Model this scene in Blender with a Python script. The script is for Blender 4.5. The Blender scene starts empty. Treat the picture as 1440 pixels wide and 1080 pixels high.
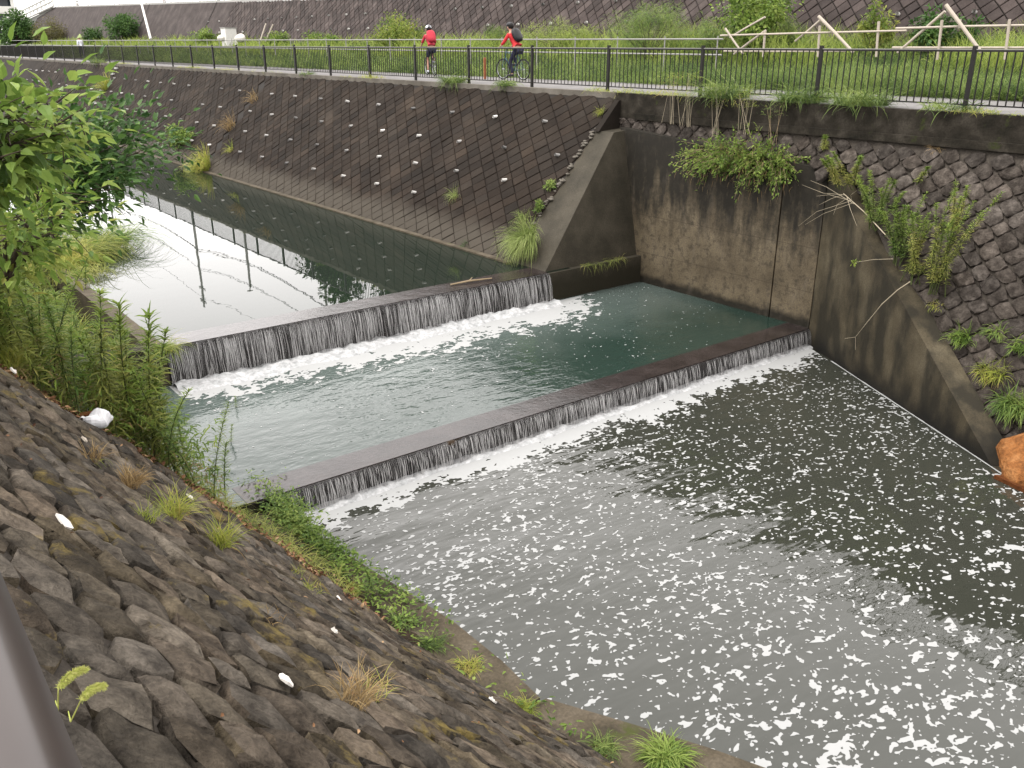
import bpy, bmesh, math, random
import numpy as np
from mathutils import Vector, Matrix

# ------------------------------------------------------------------ camera, sky, sun, exposure
scene = bpy.context.scene
COL = scene.collection
CAM_Z, PITCH, YAW, FPX = 1.109, 0.369635, 0.6618185, 1232.53
cam_data = bpy.data.cameras.new('camera')
cam_data.sensor_width = 36.0
cam_data.lens = 36.0 * FPX / 1440.0
cam_data.clip_start = 0.05
cam_data.clip_end = 3000
cam = bpy.data.objects.new('camera', cam_data)
COL.objects.link(cam)
cam.location = (0, 0, CAM_Z)
cam.rotation_euler = (math.pi / 2 - PITCH, 0, -YAW)
scene.camera = cam

SUN_EL, SUN_AZ = math.radians(62), math.radians(-60)     # soft sun behind thick cloud, high over the near bank
world = bpy.data.worlds.new('World')
scene.world = world
world.use_nodes = True
wt = world.node_tree
for n in list(wt.nodes): wt.nodes.remove(n)
sky = wt.nodes.new('ShaderNodeTexSky')
sky.sky_type = 'NISHITA'; sky.sun_disc = False
sky.sun_elevation = SUN_EL; sky.sun_rotation = SUN_AZ
sky.air_density = 1.0; sky.dust_density = 3.0; sky.ozone_density = 1.0
hs = wt.nodes.new('ShaderNodeHueSaturation'); hs.inputs['Saturation'].default_value = 0.10
mixw = wt.nodes.new('ShaderNodeMix'); mixw.data_type = 'RGBA'
mixw.inputs[0].default_value = 0.75                        # an even layer of cloud in front of the clear sky
mixw.inputs[7].default_value = (11.8, 11.35, 11.15, 1)
bg = wt.nodes.new('ShaderNodeBackground'); bg.inputs['Strength'].default_value = 0.15
wo = wt.nodes.new('ShaderNodeOutputWorld')
wt.links.new(sky.outputs[0], hs.inputs['Color'])
wt.links.new(hs.outputs[0], mixw.inputs[6])
wt.links.new(mixw.outputs[2], bg.inputs['Color'])
wt.links.new(bg.outputs[0], wo.inputs['Surface'])
sun_d = bpy.data.lights.new('sun', 'SUN'); sun_d.energy = 1.3; sun_d.angle = math.radians(22); sun_d.color = (1, .97, .92)
sun = bpy.data.objects.new('sun', sun_d); COL.objects.link(sun)
sun.rotation_euler = (math.pi / 2 - SUN_EL, 0, math.pi - SUN_AZ)
scene.view_settings.view_transform = 'Standard'
scene.view_settings.look = 'None'
scene.view_settings.gamma = 1.0
scene.view_settings.use_curve_mapping = False
scene.view_settings.exposure = 1.4
scene.cycles.max_bounces = 6; scene.cycles.diffuse_bounces = 3; scene.cycles.glossy_bounces = 3
scene.cycles.transparent_max_bounces = 16; scene.cycles.caustics_reflective = False; scene.cycles.caustics_refractive = False

# ------------------------------------------------------------------ levels of the place (metres, 0 = far path)
W_UP, W_MID, W_LOW = -3.687, -4.35, -4.70
Y_UP, Y_LOW = 14.73, 9.85
X_AB = 15.45
XF = 16.12                      # railing
rng = np.random.default_rng(7)
random.seed(7)

cp_, sp_, ca_, sa_ = math.cos(PITCH), math.sin(PITCH), math.cos(YAW), math.sin(YAW)
def ray(x, y):
    u, v = x - 720, 540 - y
    fw = FPX * cp_ + v * sp_; up = -FPX * sp_ + v * cp_
    return np.array([u * ca_ + fw * sa_, -u * sa_ + fw * ca_, up])
def at_z(x, y, z):
    r = ray(x, y); t = (z - CAM_Z) / r[2]; return Vector((r[0] * t, r[1] * t, z))
def at_x(x, y, X):
    r = ray(x, y); t = X / r[0]; return Vector((X, r[1] * t, CAM_Z + r[2] * t))
def at_plane(x, y, p0, n):
    r = Vector(ray(x, y)); o = Vector((0, 0, CAM_Z)); t = (Vector(p0) - o).dot(n) / r.dot(n); return o + r * t
def proj(P):
    P = np.asarray(P, float); X, Y, Z = P[..., 0], P[..., 1], P[..., 2] - CAM_Z
    u = X * ca_ - Y * sa_; fw = X * sa_ + Y * ca_
    zc = fw * cp_ - Z * sp_; yc = fw * sp_ + Z * cp_
    zc = np.where(zc < .05, .05, zc)
    return 720 + FPX * u / zc, 540 - FPX * yc / zc, zc

# ------------------------------------------------------------------ helpers
def mesh(name, verts, faces, smooth=False):
    me = bpy.data.meshes.new(name)
    if isinstance(verts, np.ndarray): verts = verts.tolist()
    if isinstance(faces, np.ndarray): faces = faces.tolist()
    me.from_pydata(verts, [], faces)
    if smooth: me.polygons.foreach_set('use_smooth', [True] * len(me.polygons))
    me.update()
    return me
def obj(name, me, mat=None, parent=None, loc=None):
    o = bpy.data.objects.new(name, me); COL.objects.link(o)
    if mat is not None and me is not None and len(me.materials) == 0: me.materials.append(mat)
    if parent is not None: o.parent = parent
    if loc is not None: o.location = loc
    return o
def mobj(name, verts, faces, mat, parent=None, smooth=False, loc=None):
    return obj(name, mesh(name, verts, faces, smooth), mat, parent, loc)
def thing(name, label, cat, loc=(0, 0, 0), rotz=0, group=None):
    o = bpy.data.objects.new(name, None); COL.objects.link(o)
    o.empty_display_size = .2
    o.location = loc; o.rotation_euler = (0, 0, rotz)
    return tag(o, label, cat, group)
def tag(o, label, cat, group=None):
    o['label'] = label; o['category'] = cat
    if group: o['group'] = group
    return o
def kind(o, k): o['kind'] = k; return o
def struct(name, verts, faces, mat, smooth=False): return kind(mobj(name, verts, faces, mat, None, smooth), 'structure')
def dup(root, loc, rotz=0, scale=1, tilt=(0, 0), label=None):
    r = root.copy(); COL.objects.link(r); r.location = loc; r.rotation_euler = (tilt[0], tilt[1], rotz)
    r.scale = (scale,) * 3 if not hasattr(scale, '__len__') else scale
    if label: r['label'] = label
    for ch in list(root.children):
        c = ch.copy(); COL.objects.link(c); c.parent = r
    return r
class MB:
    """collects geometry for one mesh"""
    def __init__(s): s.v = []; s.f = []
    def add(s, v, f):
        k = len(s.v); s.v += [tuple(p) for p in v]; s.f += [tuple(i + k for i in q) for q in f]; return s
    def box(s, x0, x1, y0, y1, z0, z1):
        return s.add([(x0, y0, z0), (x1, y0, z0), (x1, y1, z0), (x0, y1, z0), (x0, y0, z1), (x1, y0, z1), (x1, y1, z1), (x0, y1, z1)],
                     [(3, 2, 1, 0), (4, 5, 6, 7), (0, 1, 5, 4), (1, 2, 6, 5), (2, 3, 7, 6), (3, 0, 4, 7)])
    def tube(s, pts, r, n=6, caps=True):
        pts = [Vector(p) for p in pts]; m = len(pts)
        rs = r if hasattr(r, '__len__') else [r] * m
        up = Vector((0, 0, 1)); vs = []
        for i, p in enumerate(pts):
            t = (pts[min(i + 1, m - 1)] - pts[max(i - 1, 0)]).normalized()
            a = t.cross(up if abs(t.z) < .95 else Vector((1, 0, 0))).normalized(); b = t.cross(a)
            for k in range(n):
                w = 2 * math.pi * k / n; vs.append(p + a * (rs[i] * math.cos(w)) + b * (rs[i] * math.sin(w)))
        fs = [(i * n + k, i * n + (k + 1) % n, (i + 1) * n + (k + 1) % n, (i + 1) * n + k) for i in range(m - 1) for k in range(n)]
        if caps: fs += [tuple(range(n))[::-1], tuple(range((m - 1) * n, m * n))]
        return s.add(vs, fs)
    def prism(s, poly, z0, z1):
        n = len(poly); v = [(x, y, z0) for x, y in poly] + [(x, y, z1) for x, y in poly]
        return s.add(v, [tuple(range(n))[::-1], tuple(range(n, 2 * n))] + [(i, (i + 1) % n, n + (i + 1) % n, n + i) for i in range(n)])
    def torus(s, c, R, r, axis='x', n=28, m=6):
        vs = []; 
        for i in range(n):
            a = 2 * math.pi * i / n
            for k in range(m):
                b = 2 * math.pi * k / m; q = R + r * math.cos(b)
                p = (r * math.sin(b), q * math.cos(a), q * math.sin(a))
                if axis == 'y': p = (p[1], p[0], p[2])
                vs.append((c[0] + p[0], c[1] + p[1], c[2] + p[2]))
        return s.add(vs, [(i * m + k, ((i + 1) % n) * m + k, ((i + 1) % n) * m + (k + 1) % m, i * m + (k + 1) % m) for i in range(n) for k in range(m)])
    def ell(s, c, rx, ry, rz, n=12, m=8):
        vs = [(c[0], c[1], c[2] - rz)]
        for j in range(1, m):
            t = math.pi * j / m - math.pi / 2
            for i in range(n):
                a = 2 * math.pi * i / n; vs.append((c[0] + rx * math.cos(t) * math.cos(a), c[1] + ry * math.cos(t) * math.sin(a), c[2] + rz * math.sin(t)))
        vs.append((c[0], c[1], c[2] + rz)); e = len(vs) - 1
        fs = [(0, 1 + (i + 1) % n, 1 + i) for i in range(n)]
        for j in range(m - 2):
            for i in range(n): fs.append((1 + j * n + i, 1 + j * n + (i + 1) % n, 1 + (j + 1) * n + (i + 1) % n, 1 + (j + 1) * n + i))
        fs += [(e, 1 + (m - 2) * n + i, 1 + (m - 2) * n + (i + 1) % n) for i in range(n)]
        return s.add(vs, fs)
    def build(s, name, mat, parent=None, smooth=False, loc=None): return mobj(name, s.v, s.f, mat, parent, smooth, loc)

def vnoise(x, y, seed):
    x = np.asarray(x); y = np.asarray(y)
    xi = np.floor(x).astype(np.int64); yi = np.floor(y).astype(np.int64); fx = x - xi; fy = y - yi
    fx = fx * fx * (3 - 2 * fx); fy = fy * fy * (3 - 2 * fy)
    def h(i, j):
        n_ = (i * 374761393 + j * 668265263 + seed * 974634777) & 0xffffffff
        n_ = ((n_ ^ (n_ >> 13)) * 1274126177) & 0xffffffff
        return ((n_ ^ (n_ >> 16)) & 0xffff) / 65535.
    return (h(xi, yi) * (1 - fx) + h(xi + 1, yi) * fx) * (1 - fy) + (h(xi, yi + 1) * (1 - fx) + h(xi + 1, yi + 1) * fx) * fy

# ------------------------------------------------------------------ materials
def new_mat(name):
    m = bpy.data.materials.new(name); m.use_nodes = True; nt = m.node_tree
    b = nt.nodes['Principled BSDF']; return m, nt, b
def nd(nt, typ, ins=None, **props):
    n = nt.nodes.new(typ)
    for k, v in props.items(): setattr(n, k, v)
    for k, v in (ins or {}).items():
        if hasattr(v, 'is_output') or isinstance(v, bpy.types.NodeSocket): nt.links.new(v, n.inputs[k])
        else: n.inputs[k].default_value = v
    return n
def c4(c): return (*c, 1)
def noise(nt, vec, scale, detail=4, rough=.55): return nd(nt, 'ShaderNodeTexNoise', {'Vector': vec, 'Scale': scale, 'Detail': detail, 'Roughness': rough}).outputs[0]
def ramp(nt, fac, stops):
    r = nd(nt, 'ShaderNodeValToRGB', {'Fac': fac}); e = r.color_ramp.elements
    while len(e) < len(stops): e.new(.5)
    for i, (p, c) in enumerate(stops): e[i].position = p; e[i].color = c4(c) if len(c) == 3 else c
    return r.outputs[0]
def mixc(nt, f, a, b, blend='MIX'):
    n = nt.nodes.new('ShaderNodeMix'); n.data_type = 'RGBA'; n.blend_type = blend
    for i, v in ((0, f), (6, a), (7, b)):
        if isinstance(v, bpy.types.NodeSocket): nt.links.new(v, n.inputs[i])
        else: n.inputs[i].default_value = v if i == 0 else c4(v)
    return n.outputs[2]
def maprange(nt, v, a, b, c=0., d=1.): return nd(nt, 'ShaderNodeMapRange', {0: v, 1: a, 2: b, 3: c, 4: d}).outputs[0]
def mth(nt, op, a, b=0.): return nd(nt, 'ShaderNodeMath', {0: a, 1: b}, operation=op).outputs[0]
def geo(nt): return nd(nt, 'ShaderNodeNewGeometry')
def scaled(nt, vec, s): return nd(nt, 'ShaderNodeVectorMath', {0: vec, 1: s}, operation='MULTIPLY').outputs[0]

AK, AP, AL = .58, .58, .95
def rocky(name, cols, scale=2.5, rough=.75, bump=.4, bscale=40, bdist=.02, moss=None, moss_amt=.5, rand=.35, spec=.12, stains=None, chip=0, tints=None):
    """stone or concrete: colours by large noise, grain, optional lichen patches, per-piece tone"""
    m, nt, b = new_mat(name); g = geo(nt); P = g.outputs['Position']
    cols = [tuple(x * AK for x in c) for c in cols]
    k = noise(nt, P, scale, 5)
    c = ramp(nt, k, [(.3, cols[0]), (.5, cols[1]), (.7, cols[2])])
    fine = noise(nt, P, bscale, 6, .65)
    c = mixc(nt, .6, c, ramp(nt, fine, [(.3, (.45, .45, .45)), (.7, (1.45, 1.45, 1.45))]), 'MULTIPLY')
    if rand:
        oi = nd(nt, 'ShaderNodeObjectInfo').outputs['Random']
        isl = g.outputs['Random Per Island']
        rr = mth(nt, 'FRACT', mth(nt, 'ADD', oi, isl))
        v = maprange(nt, rr, 0, 1, 1 - rand, 1 + rand)
        c = mixc(nt, 1., c, nd(nt, 'ShaderNodeCombineColor', {0: v, 1: v, 2: v}).outputs[0], 'MULTIPLY')
    if tints:
        rt = mth(nt, 'FRACT', mth(nt, 'MULTIPLY', rr, 7.31))
        c = mixc(nt, 1., c, ramp(nt, rt, [(i / (len(tints) - 1), t_) for i, t_ in enumerate(tints)]), 'MULTIPLY')
    if moss:
        mk = ramp(nt, noise(nt, P, 2.1, 6, .7), [(moss_amt, (0, 0, 0)), (moss_amt + .09, (1, 1, 1))])
        c = mixc(nt, mk, c, tuple(x * AK for x in moss))
    if stains: c = stains(nt, P, c)
    nt.links.new(c, b.inputs['Base Color'])
    b.inputs['Roughness'].default_value = rough
    b.inputs['Specular IOR Level'].default_value = spec
    h = mth(nt, 'ADD', fine, mth(nt, 'MULTIPLY', noise(nt, P, bscale * .22, 4), 1.6))
    if chip:
        vo = nd(nt, 'ShaderNodeTexVoronoi', {'Vector': nd(nt, 'ShaderNodeVectorMath', {0: P, 1: scaled(nt, nd(nt, 'ShaderNodeTexNoise', {'Vector': P, 'Scale': 7., 'Detail': 3.}).outputs[1], (.16, .16, .16))}, operation='ADD').outputs[0], 'Scale': chip}).outputs['Distance']
        h = mth(nt, 'ADD', h, mth(nt, 'MULTIPLY', vo, 1.7))
    bp = nd(nt, 'ShaderNodeBump', {'Strength': bump, 'Distance': bdist, 'Height': h})
    nt.links.new(bp.outputs[0], b.inputs['Normal'])
    return m
def plain(name, c, rough=.5, metal=0., var=.15, spec=.2):
    m, nt, b = new_mat(name); P = geo(nt).outputs['Position']
    f = noise(nt, P, 9, 4); c = tuple(x * AP for x in c)
    col = mixc(nt, f, tuple(x * (1 - var) for x in c), tuple(x * (1 + var) for x in c))
    nt.links.new(col, b.inputs['Base Color']); b.inputs['Roughness'].default_value = rough; b.inputs['Metallic'].default_value = metal
    b.inputs['Specular IOR Level'].default_value = spec
    return m
def leafy(name, cols, trans=.35, rough=.5, scale=1.2, spec=.12):
    """leaf colour differs from leaf to leaf and from clump to clump"""
    m, nt, b = new_mat(name); g = geo(nt)
    cols = [tuple(x * AL for x in c) for c in cols]
    k = mth(nt, 'ADD', mth(nt, 'MULTIPLY', g.outputs['Random Per Island'], .45), mth(nt, 'MULTIPLY', maprange(nt, noise(nt, g.outputs['Position'], scale, 3), .28, .72), .55))
    c = ramp(nt, k, [(i / (len(cols) - 1) * .7 + .15, x) for i, x in enumerate(cols)])
    nt.links.new(c, b.inputs['Base Color']); b.inputs['Roughness'].default_value = rough; b.inputs['Specular IOR Level'].default_value = spec
    tr = nd(nt, 'ShaderNodeBsdfTranslucent', {'Color': c})
    mx = nd(nt, 'ShaderNodeMixShader', {0: trans, 1: b.outputs[0], 2: tr.outputs[0]})
    nt.links.new(mx.outputs[0], nt.nodes['Material Output'].inputs['Surface'])
    return m

def dark_foot(z_top, col, amount=.85, soft=.35):
    """wall colour turns to col below z_top, with an uneven edge"""
    def f(nt, P, c):
        z = nd(nt, 'ShaderNodeSeparateXYZ', {0: P}).outputs[2]
        e = mth(nt, 'ADD', z, mth(nt, 'MULTIPLY', noise(nt, P, 2.2, 5), .5))
        k = maprange(nt, e, z_top + .25 - soft / 2, z_top + .25 + soft / 2, amount, 0)  # darker towards the foot of the wall
        return mixc(nt, k, c, col)
    return f
def wall_stains(nt, P, c):
    """black mould streaks running down from the wall top, tan concrete left clean lower down"""
    z = nd(nt, 'ShaderNodeSeparateXYZ', {0: P}).outputs[2]
    st = noise(nt, scaled(nt, P, (1.6, 1.6, .35)), 2.4, 6, .65)
    e = mth(nt, 'ADD', z, mth(nt, 'MULTIPLY', mth(nt, 'SUBTRACT', st, .5), 4.2))
    k = maprange(nt, mth(nt, 'ADD', e, mth(nt, 'MULTIPLY', mth(nt, 'SUBTRACT', noise(nt, P, 7, 6, .7), .5), 1.6)), -3.2, -1.8, 0, .93)
    c = mixc(nt, k, c, (.009, .0085, .007))
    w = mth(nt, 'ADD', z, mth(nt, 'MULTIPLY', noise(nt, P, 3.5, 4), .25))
    c = mixc(nt, maprange(nt, w, -4.12, -3.98, .9, 0), c, (.005, .005, .004))  # darker band along the foot of the basin wall
    s2 = ramp(nt, noise(nt, scaled(nt, P, (2, 2, .5)), 3, 5), [(.56, (0, 0, 0)), (.70, (.22, .22, .22))])
    c = mixc(nt, s2, c, (.085, .072, .058))
    ln = mth(nt, 'PINGPONG', mth(nt, 'ADD', z, mth(nt, 'MULTIPLY', noise(nt, P, 3, 2), .012)), .45)
    c = mixc(nt, maprange(nt, ln, .0, .012, .45, 0), c, (.012, .010, .008))
    blot = ramp(nt, noise(nt, P, 5.5, 8, .75), [(.50, (0, 0, 0)), (.62, (.7, .7, .7))])
    return mixc(nt, blot, c, (.022, .019, .014))

MT = {}
MT['near_stone'] = rocky('near_stone', [(.050, .044, .037), (.102, .090, .074), (.172, .152, .125)], 9.0, .8, 1.0, 48, .024, moss=(.19, .145, .050), moss_amt=.585, rand=.5, chip=8., spec=.06, tints=[(1.05, 1.0, .95), (.78, .78, .80), (1.15, 1.03, .80), (.95, .93, .92), (1.1, .98, .88), (.80, .74, .66)])
MT['mortar'] = rocky('mortar', [(.046, .039, .032), (.066, .056, .046), (.088, .075, .062)], 4, .9, .5, 30, rand=0)
MT['far_stone'] = rocky('far_stone', [(.034, .028, .024), (.068, .058, .050), (.125, .108, .094)], 7.5, .8, .8, 34, .02, rand=.42, spec=.05, chip=8., tints=[(1, 1, 1), (.85, .85, .85), (1.0, .97, .94), (.95, .94, .93)])
MT['block'] = rocky('block', [(.0195, .0152, .0120), (.028, .0222, .0176), (.042, .0335, .0262)], .7, .8, .35, 40, .01, rand=.28, spec=.05, tints=[(1, 1, 1), (1.05, .98, .93), (.93, .95, .97), (1.08, 1.0, .93)],
                    stains=lambda nt, P, c: mixc(nt, maprange(nt, mth(nt, 'ADD', nd(nt, 'ShaderNodeSeparateXYZ', {0: P}).outputs[2], mth(nt, 'MULTIPLY', noise(nt, P, 1.2, 4), .5)), -3.1, -2.75, .75, 0), c, (.046, .040, .032)))
MT['block_gap'] = plain('block_gap', (.020, .0165, .0135), .9)
MT['back_block'] = rocky('back_block', [(.036, .027, .024), (.056, .043, .039), (.088, .070, .064)], 1.2, .8, .4, 30, .015, rand=.3)
MT['wing'] = rocky('wing', [(.034, .030, .021), (.052, .045, .032), (.072, .062, .045)], 1.6, .75, .4, 45, .008, rand=0, stains=dark_foot(-3.85, (.012, .0105, .006)))
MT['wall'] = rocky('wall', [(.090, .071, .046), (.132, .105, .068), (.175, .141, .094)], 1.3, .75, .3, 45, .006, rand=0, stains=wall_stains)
MT['skew_wall'] = rocky('skew_wall', [(.048, .039, .024), (.078, .064, .040), (.110, .092, .060)], 1.5, .75, .35, 45, .007, rand=0, stains=lambda nt, P, c: dark_foot(-4.45, (.005, .0048, .004), .92, .4)(nt, P, mixc(nt, ramp(nt, noise(nt, scaled(nt, P, (1.3, 1.3, .5)), 1.7, 5), [(.42, (.85, .85, .85)), (.60, (0, 0, 0))]), c, (.011, .010, .007))))
MT['beam'] = rocky('beam', [(.014, .013, .010), (.030, .026, .020), (.062, .054, .043)], 2.6, .85, .6, 30, .012, rand=0, spec=.05, moss=(.040, .048, .016), moss_amt=.60)
MT['coping'] = rocky('coping', [(.10, .088, .072), (.15, .135, .112), (.20, .18, .155)], 2.0, .85, .3, 50, .005, rand=0)
MT['curb'] = rocky('curb', [(.050, .041, .026), (.085, .068, .045), (.120, .098, .070)], 2.8, .75, .5, 35, .012, rand=0, moss=(.055, .062, .016), moss_amt=.60)
MT['wet_weir'] = rocky('wet_weir', [(.018, .014, .013), (.030, .0235, .022), (.044, .035, .033)], 2.0, .14, .35, 14, .012, rand=0, spec=.27)
MT['weir_face'] = rocky('weir_face', [(.010, .0085, .008), (.020, .017, .016), (.034, .029, .027)], 3.0, .3, .6, 25, .02, rand=0)
MT['asphalt'] = rocky('asphalt', [(.15, .143, .140), (.185, .176, .172), (.22, .21, .205)], 1.5, .9, .3, 120, .004, rand=0)
MT['soil'] = rocky('soil', [(.020, .014, .009), (.040, .027, .017), (.062, .042, .026)], 5, .95, .8, 30, .03, rand=0)
MT['turf'] = rocky('turf', [(.020, .035, .008), (.035, .060, .012), (.055, .080, .018)], .8, .95, .8, 12, .05, rand=0)
MT['rust'] = rocky('rust', [(.11, .042, .014), (.27, .105, .030), (.37, .170, .062)], 4.5, .85, .9, 26, .03, rand=0, chip=7.)
MT['rust_dark'] = rocky('rust_dark', [(.06, .020, .006), (.11, .036, .010), (.16, .055, .014)], 3.5, .6, .6, 30, .015, rand=0)
MT['fence'] = plain('fence', (.012, .010, .009), .45)
MT['rail_grey'] = plain('rail_grey', (.30, .29, .27), .5)
MT['handrail'] = plain('handrail', (.050, .038, .034), .32, .0, .2, .5)
MT['pvc'] = plain('pvc', (.72, .71, .68), .4)
m_, nt_, b_ = new_mat('pvc_worn'); v_ = maprange(nt_, nd(nt_, 'ShaderNodeObjectInfo').outputs['Random'], 0, 1, .08, .46)
nt_.links.new(nd(nt_, 'ShaderNodeCombineColor', {0: v_, 1: mth(nt_, 'MULTIPLY', v_, .97), 2: mth(nt_, 'MULTIPLY', v_, .92)}).outputs[0], b_.inputs['Base Color']); b_.inputs['Roughness'].default_value = .6; MT['pvc_worn'] = m_
MT['hole'] = plain('hole', (.01, .01, .01), .9)
MT['pale_pole'] = plain('pale_pole', (.46, .40, .33), .6)
MT['white_paint'] = plain('white_paint', (.78, .76, .72), .5)
MT['concrete_light'] = plain('concrete_light', (.42, .41, .39), .8)
MT['paper'] = plain('paper', (.74, .70, .64), .8, 0, .06)
MT['plastic_bag'] = plain('plastic_bag', (.80, .80, .82), .35, 0, .05)
MT['black'] = plain('black', (.012, .012, .014), .5)
MT['rubber'] = plain('rubber', (.016, .016, .017), .7)
MT['steel'] = plain('steel', (.45, .46, .48), .3, 1.)
MT['teal'] = plain('teal', (.035, .11, .13), .4)
MT['red'] = plain('red', (.55, .030, .035), .8)
MT['pink'] = plain('pink', (.46, .035, .055), .8)
MT['navy'] = plain('navy', (.018, .020, .045), .85)
MT['white_cloth'] = plain('white_cloth', (.70, .72, .78), .85)
MT['skin'] = plain('skin', (.48, .27, .19), .6)
MT['hair'] = plain('hair', (.012, .010, .009), .6)
MT['orange'] = plain('orange', (.36, .11, .04), .6)
MT['bark'] = plain('bark', (.085, .065, .045), .9, 0, .4)
MT['dry_stem'] = plain('dry_stem', (.30, .23, .14), .9, 0, .3)
MT['pale_stem'] = plain('pale_stem', (.42, .36, .26), .8, 0, .2)
MT['green_stem'] = plain('green_stem', (.07, .09, .025), .7, 0, .3)
MT['glass'] = plain('glass', (.05, .06, .07), .1)
MT['foam'] = plain('foam', (.37, .375, .37), .7, 0, .03)
MT['froth'] = rocky('froth', [(.34, .35, .35), (.46, .465, .465), (.56, .56, .56)], 6, .6, .8, 14, .03, rand=0)
MT['leaf_bright'] = leafy('leaf_bright', [(.038, .070, .015), (.092, .150, .028), (.165, .230, .048), (.24, .29, .075)], .40, .42)
MT['leaf_dark'] = leafy('leaf_dark', [(.018, .042, .012), (.042, .088, .022), (.080, .140, .034)], .3, .45)
MT['leaf_yellow'] = leafy('leaf_yellow', [(.05, .085, .016), (.11, .16, .028), (.18, .22, .045), (.26, .25, .06)], .4, .5)
MT['leaf_rod'] = leafy('leaf_rod', [(.085, .110, .030), (.185, .220, .052), (.28, .295, .080), (.36, .33, .11)], .5, .5)
MT['leaf_rod_green'] = leafy('leaf_rod_green', [(.040, .075, .020), (.090, .145, .034), (.150, .205, .048), (.21, .25, .07)], .35, .5)
MT['leaf_rod_top'] = leafy('leaf_rod_top', [(.10, .15, .028), (.19, .245, .05), (.28, .32, .08)], .4, .5)
MT['grass_tall'] = leafy('grass_tall', [(.020, .042, .012), (.062, .100, .026), (.138, .190, .046), (.22, .265, .080)], .4, .5, .9)
MT['grass_yellow'] = leafy('grass_yellow', [(.10, .14, .02), (.19, .23, .035), (.29, .30, .06), (.34, .27, .09)], .4, .5)
MT['grass_silver'] = leafy('grass_silver', [(.09, .13, .03), (.18, .23, .065), (.30, .34, .13)], .4, .5)
MT['grass_dry'] = leafy('grass_dry', [(.12, .075, .032), (.22, .15, .068), (.33, .25, .13)], .3, .7)
MT['seed_head'] = leafy('seed_head', [(.24, .30, .05), (.36, .40, .09), (.46, .44, .16)], .3, .7)
MT['dead_leaf'] = leafy('dead_leaf', [(.035, .016, .010), (.085, .038, .020), (.16, .085, .042), (.30, .20, .115)], .1, .8, 6)
MT['moss'] = leafy('moss', [(.03, .045, .008), (.07, .09, .012), (.11, .12, .02)], .2, .8)

def water_mat(name, deep, rip, scale, stretch, milky=None, rough=.03, ior=1.40, fine=.25, vary=None):
    m, nt, b = new_mat(name); g = geo(nt); P = g.outputs['Position']
    col = c4(deep)
    if milky:
        y = nd(nt, 'ShaderNodeSeparateXYZ', {0: P}).outputs[1]
        k = maprange(nt, mth(nt, 'ADD', y, mth(nt, 'MULTIPLY', noise(nt, P, .8, 3), 2.)), milky[1], milky[2], 0, 1)
        col = mixc(nt, k, deep, milky[0]); nt.links.new(col, b.inputs['Base Color'])
    else: b.inputs['Base Color'].default_value = col
    b.inputs['Roughness'].default_value = rough; b.inputs['IOR'].default_value = ior
    q = scaled(nt, P, stretch)
    h = mth(nt, 'ADD', noise(nt, q, scale, 3, .5), mth(nt, 'MULTIPLY', noise(nt, q, scale * 3.7, 2, .5), fine))
    amp = noise(nt, P, .45, 2)
    h = mth(nt, 'MULTIPLY', h, maprange(nt, amp, .35, .65, .55, 1.3))
    if vary: h = mth(nt, 'MULTIPLY', h, maprange(nt, nd(nt, 'ShaderNodeSeparateXYZ', {0: P}).outputs[1], *vary))
    bp = nd(nt, 'ShaderNodeBump', {'Strength': 1., 'Distance': rip, 'Height': h})
    nt.links.new(bp.outputs[0], b.inputs['Normal'])
    return m
MT['water_up'] = water_mat('water_up', (.008, .012, .0085), .0009, 1.1, (1, 1, 1), ior=1.28, fine=.1, rough=.01)
MT['water_mid'] = water_mat('water_mid', (.011, .021, .0165), .018, 3.4, (.75, 1.5, 1), milky=((.048, .062, .056), 12.6, 14.8), ior=1.38)
MT['water_low'] = water_mat('water_low', (.020, .0212, .0165), .040, 1.35, (.60, 1.6, 1), ior=1.40, fine=.16, vary=(2.5, 8.5, .45, 1.35))

# ------------------------------------------------------------------ setting: ground, path, water
def sheet(name, x0, x1, y0, y1, z, mat): return struct(name, [(x0, y0, z), (x1, y0, z), (x1, y1, z), (x0, y1, z)], [(0, 1, 2, 3)], mat)
# one big ground sheet well under everything, reaching the horizon
struct('ground', [(-600, -600, -6.5), (900, -600, -6.5), (900, 1500, -6.5), (-600, 1500, -6.5)], [(0, 1, 2, 3)], MT['turf'])
far_path = kind(MB().box(15.96, 20.6, -12, 230, -.6, 0.0).build('path', MT['asphalt']), 'structure')
# grassy strip rising gently from the path to the foot of the block wall
gx = np.linspace(20.55, 29, 15); gy = np.linspace(-12, 230, 90)
gz = lambda x, y: np.clip((x - 20.5) / 7.5, 0, 1) ** 1.2 * 1.15 + .07 * np.sin(x * 2.1 + y * .7) * np.clip((x - 20.6) / 2, 0, 1)
gv = [(x, y, float(gz(x, y)) + .012) for y in gy for x in gx]
gf = [(j * 15 + i, j * 15 + i + 1, (j + 1) * 15 + i + 1, (j + 1) * 15 + i) for j in range(89) for i in range(14)]
struct('grass_bank', gv, gf, MT['turf'], True)
sheet('terrain_behind', 31.0, 300, -60, 700, 2.9, MT['turf'])

sheet('water_upper', 3.85, 13.2, Y_UP + .02, 240, W_UP, MT['water_up'])
sheet('water_middle', .8, X_AB + .2, Y_LOW + .02, Y_UP - .02, W_MID, MT['water_mid'])
sheet('water_lower', 3.0, 16.5, -25, Y_LOW - .02, W_LOW, MT['water_low'])

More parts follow.
